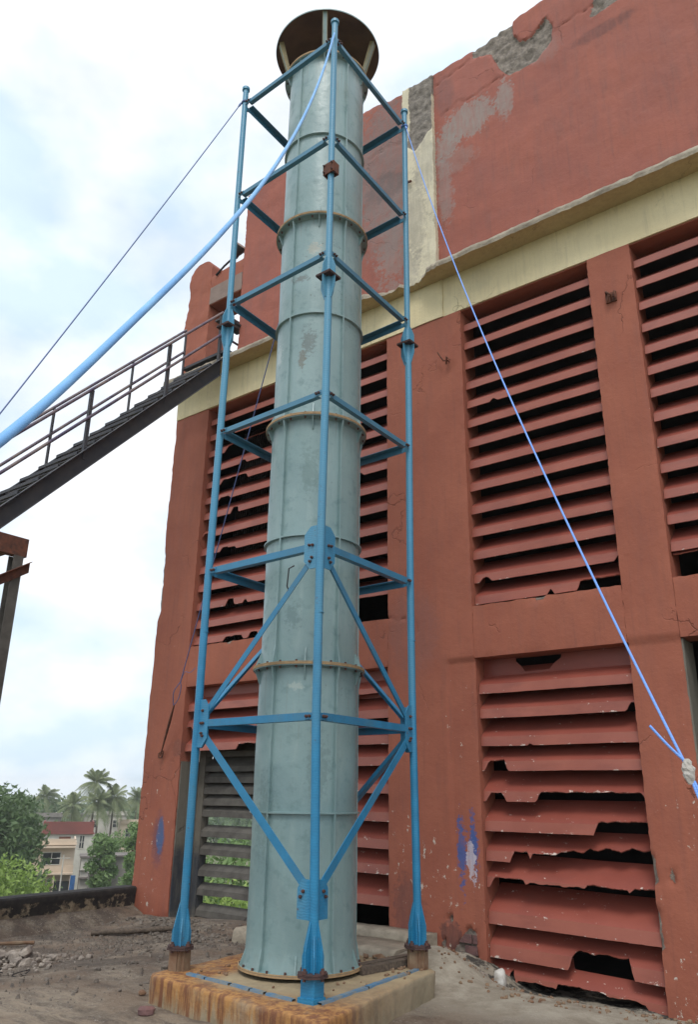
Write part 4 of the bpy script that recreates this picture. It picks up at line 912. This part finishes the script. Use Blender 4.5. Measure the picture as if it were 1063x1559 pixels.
for k in range(330):
    x, y = (random.gauss(-8.3, .5), random.gauss(7.35, .16)) if k % 3 == 0 else ((random.gauss(-7.6, .35), random.gauss(6.9, .15)) if k % 3 == 1 else (random.uniform(-9.2, -5.6), random.uniform(4.0, 7.4)))
    if not (-9.3 < x < -5.4 and y < 7.62): continue
    chunk(mb, (x, y, gh(x, y)+.006), random.uniform(.010, .030), (1.2, .9, .5))
tag(mb.build('dark_debris', 'gravelm'), kind='stuff')
mb = MB()
for k in range(170):
    if random.random() < .5: x, y = random.uniform(-5.0, -3.7), random.uniform(4.6, 6.0)
    else: x, y = random.gauss(-4.0, .25), random.gauss(5.55, .25)
    if math.hypot(x-CX, y-CY) < .50 or not (-5.2 < x < -3.65) or y > 6.05: continue
    r = random.uniform(.004, .013); chunk(mb, (x, y, .338+r*.3), r)
for (x, y) in ((-4.35, 5.95), (-4.28, 6.0), (-4.22, 5.98), (-4.12, 5.93)): chunk(mb, (x, y, .35), .03, (1.3, .8, .4))
for k in range(500):
    x, y = random.uniform(-4.9, -1.5), random.uniform(6.2, 7.6); r = random.uniform(.004, .016)
    if abs(x+4.4) < .9 and y < 6.3: continue
    chunk(mb, (x, y, gh(x, y)+r*.3), r)
tag(mb.build('plaster_crumbs', 'stub'), kind='stuff')
def rod(name, label, cat, a, b, r, mat, rs=None):
    a = Vector(a); b = Vector(b); mb = MB(); n = 9
    mb.tube([a.lerp(b, i/n)+Vector((0, .006*math.sin(i*1.7), .003*math.sin(i))) for i in range(n+1)], [r*(1+.15*math.sin(i*2.1)) for i in range(n+1)], 10); return tag(mb.build(name, mat), label, cat)
rod('bamboo_pole', 'brown bamboo pole lying on the roof by the red pillar', 'pole', (-8.75, 6.45, gh(-8.75, 6.45)+.03), (-7.98, 7.10, gh(-7.98, 7.1)+.035), .030, 'wood')
rod('steel_pipe', 'dark pipe lying against the foot of the parapet', 'pipe', (-9.15, 5.05, gh(-9.15, 5.05)+.03), (-8.62, 5.62, gh(-8.62, 5.62)+.03), .02, 'stub')
mb = MB(); p, q = Vector((-4.02, 5.36, .362)), Vector((-3.93, 6.02, .366)); d = (q-p).normalized(); s = Vector((d.y, -d.x, 0))
for j, (u0, u1, w0, w1, hh) in enumerate([(0, 1, -.075, .0, .030), (.02, .97, .002, .072, .024)]):
    n_ = 14
    for i in range(n_):
        c = p.lerp(q, u0+(u1-u0)*i/(n_-1)); e = .004*nz3(i*.7, j, 0, 1)
        for (a_, h_) in ((w0, -.024), (w1, -.024), (w1-.004, hh+e), (w0+.004, hh-e)): mb.v.append(tuple(c+s*a_+Vector((0, 0, h_))))
    b0 = len(mb.v)-4*n_
    for i in range(n_-1):
        for k in range(4): mb.f.append([b0+i*4+k, b0+i*4+(k+1) % 4, b0+(i+1)*4+(k+1) % 4, b0+(i+1)*4+k]); mb.mi.append(0); mb.sm.append(False)
    for i in (0, n_-1): mb.f.append([b0+i*4+k for k in range(4)]); mb.mi.append(0); mb.sm.append(False)
tag(mb.build('wooden_plank', 'wood'), 'weathered grey wooden plank lying on the plinth beside the chimney', 'plank')
item('brick_fragment', 'broken red brick piece on the screed before the plinth', 'brick', 'brick', (-4.95, 4.18, gh(-4.95, 4.18)+.02), .05, (1.2, .8, .6))
item('small_stone', 'small brown stone against the left corner of the plinth', 'stone', 'stub', (-5.40, 4.50, gh(-5.40, 4.5)+.02), .026, (1, .6, 1.2))
t_ = item('white_stone', 'rounded white stone lying under the broken bottom louvre', 'stone', 'white', (-3.73, 7.12, gh(-3.73, 7.12)+.085), .082, (.75, .8, 1.1))
item('brick_fragment', 'small orange brick piece leaning on the white stone', 'brick', 'brick', (-3.63, 7.22, gh(-3.63, 7.22)+.03), .035)
item('rubble_chunk', 'grey chunk at the bottom of the wide red pillar', 'rubble', 'rubble', (-4.02, 7.35, gh(-4.02, 7.35)+.02), .045)
mb = MB(); random.seed(5)
for k in range(5):
    x, y = -7.0+random.gauss(0, .12), 4.25+random.gauss(0, .08)
    mb.tube(curve([(x+random.gauss(0, .13), y+random.gauss(0, .08), gh(x, y)+.01+random.random()*.03) for _ in range(4)]), .004, 6)
tag(mb.build('wire_scrap', 'dark'), 'tangle of dark wire on the roof below the rubble heap', 'wire')

# ------------------------------------------------------------------ town behind
def leaves(mb, c, r, n, size, flat=.8):
    c = np.array(c, float)
    P = rng.normal(size=(n, 3)); P /= np.linalg.norm(P, axis=1)[:, None]; rad = rng.random(n)**.45
    P = P*rad[:, None]*np.array([r, r, r*flat])+c
    A = rng.normal(size=(n, 3)); A /= np.linalg.norm(A, axis=1)[:, None]; Bv = np.cross(A, rng.normal(size=(n, 3))); Bv /= np.linalg.norm(Bv, axis=1)[:, None]+1e-9
    s = size*(.6+.8*rng.random(n))[:, None]; b = len(mb.v)
    V = np.stack([P-A*s, P-Bv*s*.45, P+A*s, P+Bv*s*.45], 1).reshape(-1, 3)
    mb.v += [tuple(v) for v in V.tolist()]
    for i in range(n): mb.f.append([b+4*i, b+4*i+1, b+4*i+2, b+4*i+3]); mb.mi.append(0); mb.sm.append(False)
def tree(name, loc, top, rad, mat, label, n=2600, leaf=.22, lobes=12, group=None, flat=.75, low=.25):
    x, y = loc; t = thing(name, (x, y, GZ), label, 'tree', group); H = top-GZ; mb = MB()
    mb.tube([(x, y, GZ-.2), (x+.1, y, GZ+H*.25), (x-.1, y+.1, GZ+H*.5), (x, y, GZ+H*.8)], [.35*H/12, .28*H/12, .2*H/12, .05], 8)
    cr = MB(); per = n//lobes
    for k in range(lobes):
        a = 2.4*k+rng.random(); u = (k+.5)/lobes; rr_ = rad*.62*math.sqrt(rng.random())*(1.15-.6*u); z = GZ+H*(low+(.86-low)*u)+0
        lr = rad*(.42+.18*rng.random()); c = (x+rr_*math.cos(a)*1.1, y+rr_*math.sin(a)*1.1, min(z, top-lr*flat*.95)); leaves(cr, c, lr, per, leaf, flat)
        mb.tube([(x, y, GZ+H*(.2+.3*u)), ((x+c[0])/2, (y+c[1])/2, (GZ+H*(.3+.3*u)+c[2])/2), c], [.10*H/12, .07*H/12, .03], 6)
    mb.build('trunk', 'bark', t); cr.build('crown', mat, t); return t
tree('tree', (-66.2, 37.9), 2.4, 5.7, 'leafd', 'large dark green tree at the left edge behind the parapet', 9000, .26, 26, low=.2)
tree('tree', (-67.5, 41.6), .6, 2.3, 'leafd', 'dark rounded tree right beside the large dark tree', 2600, .22, 12, low=.3)
tree('tree', (-51.1, 30.9), -2.2, 3.4, 'leafb', 'bright yellow green tree just beyond the parapet', 5200, .16, 16, low=.1)
tree('tree', (-51.2, 32.6), -3.4, 1.5, 'leafb', 'smaller bright green bush tree in front of the cream house', 2600, .15, 9, low=.05)
tree('tree', (-53.5, 28.5), -3.0, 3.2, 'leafb', 'bright green tree cut by the left edge of the view', 3000, .17, 12, low=.1)
tree('tree', (-69.8, 51.9), -1.4, 1.7, 'leafm', 'broad leaved green tree behind the grey tin shed', 3200, .20, 10, low=.3)
tree('tree', (-59.3, 47.3), .2, 1.5, 'leafm', 'tall green tree partly hidden by the red pillar', 3600, .18, 12, low=.2)
tree('tree', (-84.5, 64.0), -2.4, 2.6, 'leafm', 'green tree behind the grey block house', 2200, .2, 9, low=.2)
tree('tree', (-98.0, 64.5), -1.6, 3.0, 'leafd', 'dark tree left of the red topped house', 2400, .25, 9, low=.2)
tree('tree', (-74.5, 47.2), -6.0, 1.5, 'leafb', 'small bright bush at the left corner of the cream house', 1200, .16, 6, low=.1)
tree('tree', (-61.5, 50.0), .2, 2.2, 'leafm', 'green tree behind the red pillar edge', 2500, .18, 10, low=.3)
tree('tree', (-27.5, 26.0), -1.6, 3.2, 'leafb', 'bushy green tree seen through the broken louvres', 5000, .16, 14, low=.2)
tree('tree', (-33, 33.0), .3, 3.4, 'leafm', 'leafy tree far behind the broken louvres', 3000, .2, 12, low=.2)
def palm_parts(t, x, y, H, fr_len, seed):
    random.seed(seed); mb = MB(); lean = random.uniform(-.5, .5)
    mb.tube([(x, y, GZ-.2), (x+lean*.3, y, GZ+H*.4), (x+lean, y, GZ+H)], [.22, .16, .13], 8); mb.build('trunk', 'bark', t)
    mb = MB(); top = Vector((x+lean, y, GZ+H))
    for k in range(38):
        a = 2.4*k; el = math.radians(random.uniform(-55, 80)); d = Vector((math.cos(a), math.sin(a), 0)); Lf = fr_len*random.uniform(.85, 1.1); pts = []
        for i in range(8):
            u = i/7; pts.append(top+d*(Lf*u*math.cos(el)*(1-.15*u))+Vector((0, 0, Lf*(u*math.sin(el)-.42*u*u))))
        mb.tube(pts, [.035]*4+[.02]*4, 4)
        sd_ = Vector((-d.y, d.x, 0))
        for i in range(26):
            u = .12+.86*i/26; j = min(6, int(u*7)); p = pts[j].lerp(pts[j+1], u*7-j); ax = (pts[j+1]-pts[j]).normalized(); ll = .75*math.sin(math.pi*min(1, u*.9+.12))*fr_len/3+.1
            for s in (-1, 1):
                e = p+(sd_*s*.75+ax*.5+Vector((0, 0, -.55)))*ll; w2 = ax*.05
                mb.add([p-w2, p+w2, e], [(0, 1, 2)])
    mb.build('crown', 'leafp', t)
for i, (x, y, top, fl, lab) in enumerate([(-113.8, 81.6, 3.0, 3.9, 'tallest coconut palm, standing above the others in the middle'), (-110.3, 80.3, 0.2, 3.6, 'shorter coconut palm overlapping the foot of the tallest palm'), (-123.7, 84.9, -.6, 4.0, 'coconut palm left of the tallest palm, over the red wall'),
        (-112.0, 84.0, .8, 4.0, 'coconut palm with drooping fronds just right of the tallest palm'), (-132, 104.5, .4, 4.2, 'farthest palm beside the red pillar'), (-150, 96, 0.6, 4.2, 'distant palm behind the large dark tree')]):
    t = thing('palm_tree', (x, y, GZ), lab, 'palm tree', 'coconut palms beyond the houses'); palm_parts(t, x, y, top-GZ, fl, 30+i)
# far wood
mb = MB(); random.seed(3)
for k in range(330):
    D = random.uniform(165, 420); th = random.uniform(math.radians(22), math.radians(100)); x, y = -D*math.cos(th-math.radians(0))*1, D*math.sin(th)
    th2 = math.radians(random.uniform(28, 150)); x, y = D*math.cos(math.radians(90)+math.radians(random.uniform(-10, 75))), 0
    az = math.radians(random.uniform(30, 80)); x, y = -D*math.sin(az), D*math.cos(az)
    r = random.uniform(4, 7.5); top = random.uniform(-3.5, .6)+.6*(D > 300); leaves(mb, (x, y, top-r*.8), r, 150, .75, .85)
tag(mb.build('distant_wood', 'leafd'), kind='stuff')
def house(name, label, c, ang, w_, d_, z1, wall, wins=(), roof=None, par=.0, extra=None, door=(), cat='house', z0=GZ, bands=()):
    """c = middle of the front at ground; the front faces -v; wins in (u0,u1,z0,z1)"""
    t = thing(name, (c[0], c[1], z0), label, cat); U = Vector((math.cos(ang), math.sin(ang), 0)); Vv = Vector((-U.y, U.x, 0)); C0 = Vector((c[0], c[1], 0))
    def ob(mb, u0, u1, v0, v1, a, b, mi=0): mb.obox(C0+U*(u0+u1)/2+Vv*(v0+v1)/2+Vector((0, 0, (a+b)/2)), U*(u1-u0)/2, Vv*(v1-v0)/2, (0, 0, (b-a)/2), mi)
    mb = MB(); ob(mb, -w_/2, w_/2, 0, d_, z0, z1); mb.build('wall', wall, t)
    mb = MB(); ob(mb, -w_/2-.15, w_/2+.15, -.25, d_+.15, z1, z1+.15)
    if par:
        ob(mb, -w_/2, w_/2, -.06, .09, z1+.15, z1+.15+par); ob(mb, -w_/2, -w_/2+.15, .09, d_, z1+.15, z1+.15+par); ob(mb, w_/2-.15, w_/2, .09, d_, z1+.15, z1+.15+par)
    mb.build('roof', roof or wall, t)
    for b_ in bands:
        mb = MB(); ob(mb, -w_/2-.05, w_/2+.05, -b_[2], -.01, b_[0], b_[1]); mb.build('balcony_slab', b_[3] if len(b_) > 3 else wall, t)
    for (u0, u1, a, b, mt) in wins:
        mb = MB(); ob(mb, u0-.08, u1+.08, -.06, .02, a-.08, a); ob(mb, u0-.08, u1+.08, -.06, .02, b, b+.08); ob(mb, u0-.08, u0, -.06, .02, a, b); ob(mb, u1, u1+.08, -.06, .02, a, b)
        if mt == 'glass_h': ob(mb, (u0+u1)/2-.04, (u0+u1)/2+.04, -.05, .02, a, b); ob(mb, u0, u1, -.05, .0, (a+b)/2-.03, (a+b)/2+.03)
        f = mb.build('window', 'white_h' if mt == 'glass_h' else mt, t); mb = MB(); ob(mb, u0, u1, -.03, .01, a, b); mb.build('pane', mt, f)
    if extra: extra(t, ob)
    return t
ang = math.radians(56)
def ex1(t, ob):
    for (a, b) in ((-3.0, -2.85), (1.15, 1.3), (2.8, 3.0)):
        mb = MB(); ob(mb, a, b, -.9, -.75, GZ, -6.5); mb.build('column', 'cream_h', t)
    mb = MB(); ob(mb, 1.3, 2.8, -.5, -.02, GZ+.1, -7.2); mb.build('shop_opening', 'glass_h', t)
    mb = MB(); ob(mb, -2.6, .9, -.3, -.02, GZ+.2, -7.4); mb.build('grille_gate', 'roofgrey', t)
house('cream_house', 'two storey cream house with parapet roof and a barred upper window', (-79.6, 51.7), ang, 6.0, 6, -3.75, 'cream_h', [(-.1, 1.6, -5.6, -4.5, 'glass_h')], par=.45, bands=[(-6.55, -6.4, 1.0), (-6.4, -5.75, .12), (-4.0, -3.86, .8)], extra=ex1)
house('red_topped_house', 'white walled house with a dark red upper wall behind the cream house', (-91.3, 62.2), ang, 6.0, 6, -3.4, 'white_h', [(-.9, .3, -5.0, -3.75, 'brown_h'), (1.5, 2.0, -5.0, -3.6, 'glass_h')], par=1.3, roof='red_h')
house('grey_block_house', 'small grey plastered block with one dark window beside the cream house', (-76.5, 56.2), ang, 3.4, 4, -5.0, 'white_h', [(-.4, .1, -6.1, -5.4, 'glass_h')], bands=[(-7.0, -6.85, .5, 'roofgrey'), (-6.2, -6.1, .3)], roof='roofgrey')
house('tin_shed', 'grey tin shed with sloping roof near the red pillar', (-69.5, 54.9), ang, 3.2, 4, -4.5, 'grey_h', [(.9, 1.2, -5.6, -5.0, 'glass_h')], roof='roofgrey')
house('stained_wall_house', 'low stained yellowish wall house below the tin shed', (-71.6, 54.6), ang, 4.6, 3, -6.2, 'grey_h', [(-1.8, -1.0, -8.4, -7.2, 'glass_h')], roof='roofgrey')
house('white_tent_stall', 'white sheeted roadside stall at the bottom of the lane', (-71.0, 52.2), ang, 4.2, 2, -8.0, 'white_h', [(-.6, .5, -9.4, -8.5, 'grey_h')], roof='white_h', cat='stall')
house('tiled_roof_house', 'small house with a brownish tiled roof under the right tree', (-72.5, 60.0), ang, 3.6, 4, -3.6, 'red_h', roof='roofgrey')
for i, (c, w_, z1, wl, lab) in enumerate([((-120, 76.0), 7, -2.3, 'grey_h', 'distant grey flat roofed house left of the palms'), ((-126, 86.5), 6, -2.6, 'white_h', 'distant white house between the palms'), ((-121, 89.5), 7, -2.2, 'white_h', 'distant pale house behind the tallest palm'), ((-110, 88), 6, -3.2, 'cream_h', 'distant cream house right of the palms'), ((-106, 64), 5, -3.3, 'grey_h', 'distant dull grey house behind the large dark tree')]):
    house('distant_house', lab, c, ang, w_, 6, z1, wl, [(-w_/2+1, -w_/2+2.1, z1-1.9, z1-.8, 'glass_h'), (w_/2-2.2, w_/2-1, z1-1.9, z1-.8, 'glass_h')], roof=wl, par=.5)
mb = MB(); mb.tube([(-74.5, 50.6, GZ), (-74.5, 50.6, -4.4)], [.09, .06], 8); mb.tube([(-74.9, 50.1, -4.7), (-74.1, 51.1, -4.7)], .04, 6); tag(mb.build('electric_pole', 'white_h'), 'slim pale electric pole standing in the lane before the cream house', 'pole')
mb = MB(); mb.obox((-76.0, 53.0, -7.3), (.05, 0, 0), (.12, .18, 0), (0, 0, .8)); tag(mb.build('hanging_cloth', 'bluecloth'), 'blue cloth hanging beside the shop front', 'cloth')
# scooters and people-sized clutter in the lane are only a few pixels: a stall heap
mb = MB(); random.seed(9)
for k in range(60): chunk(mb, (-75+random.gauss(0, 1.6), 51.5+random.gauss(0, 2.2), GZ+.3), random.uniform(.2, .5))
tag(mb.build('lane_clutter', 'rubble'), kind='stuff')
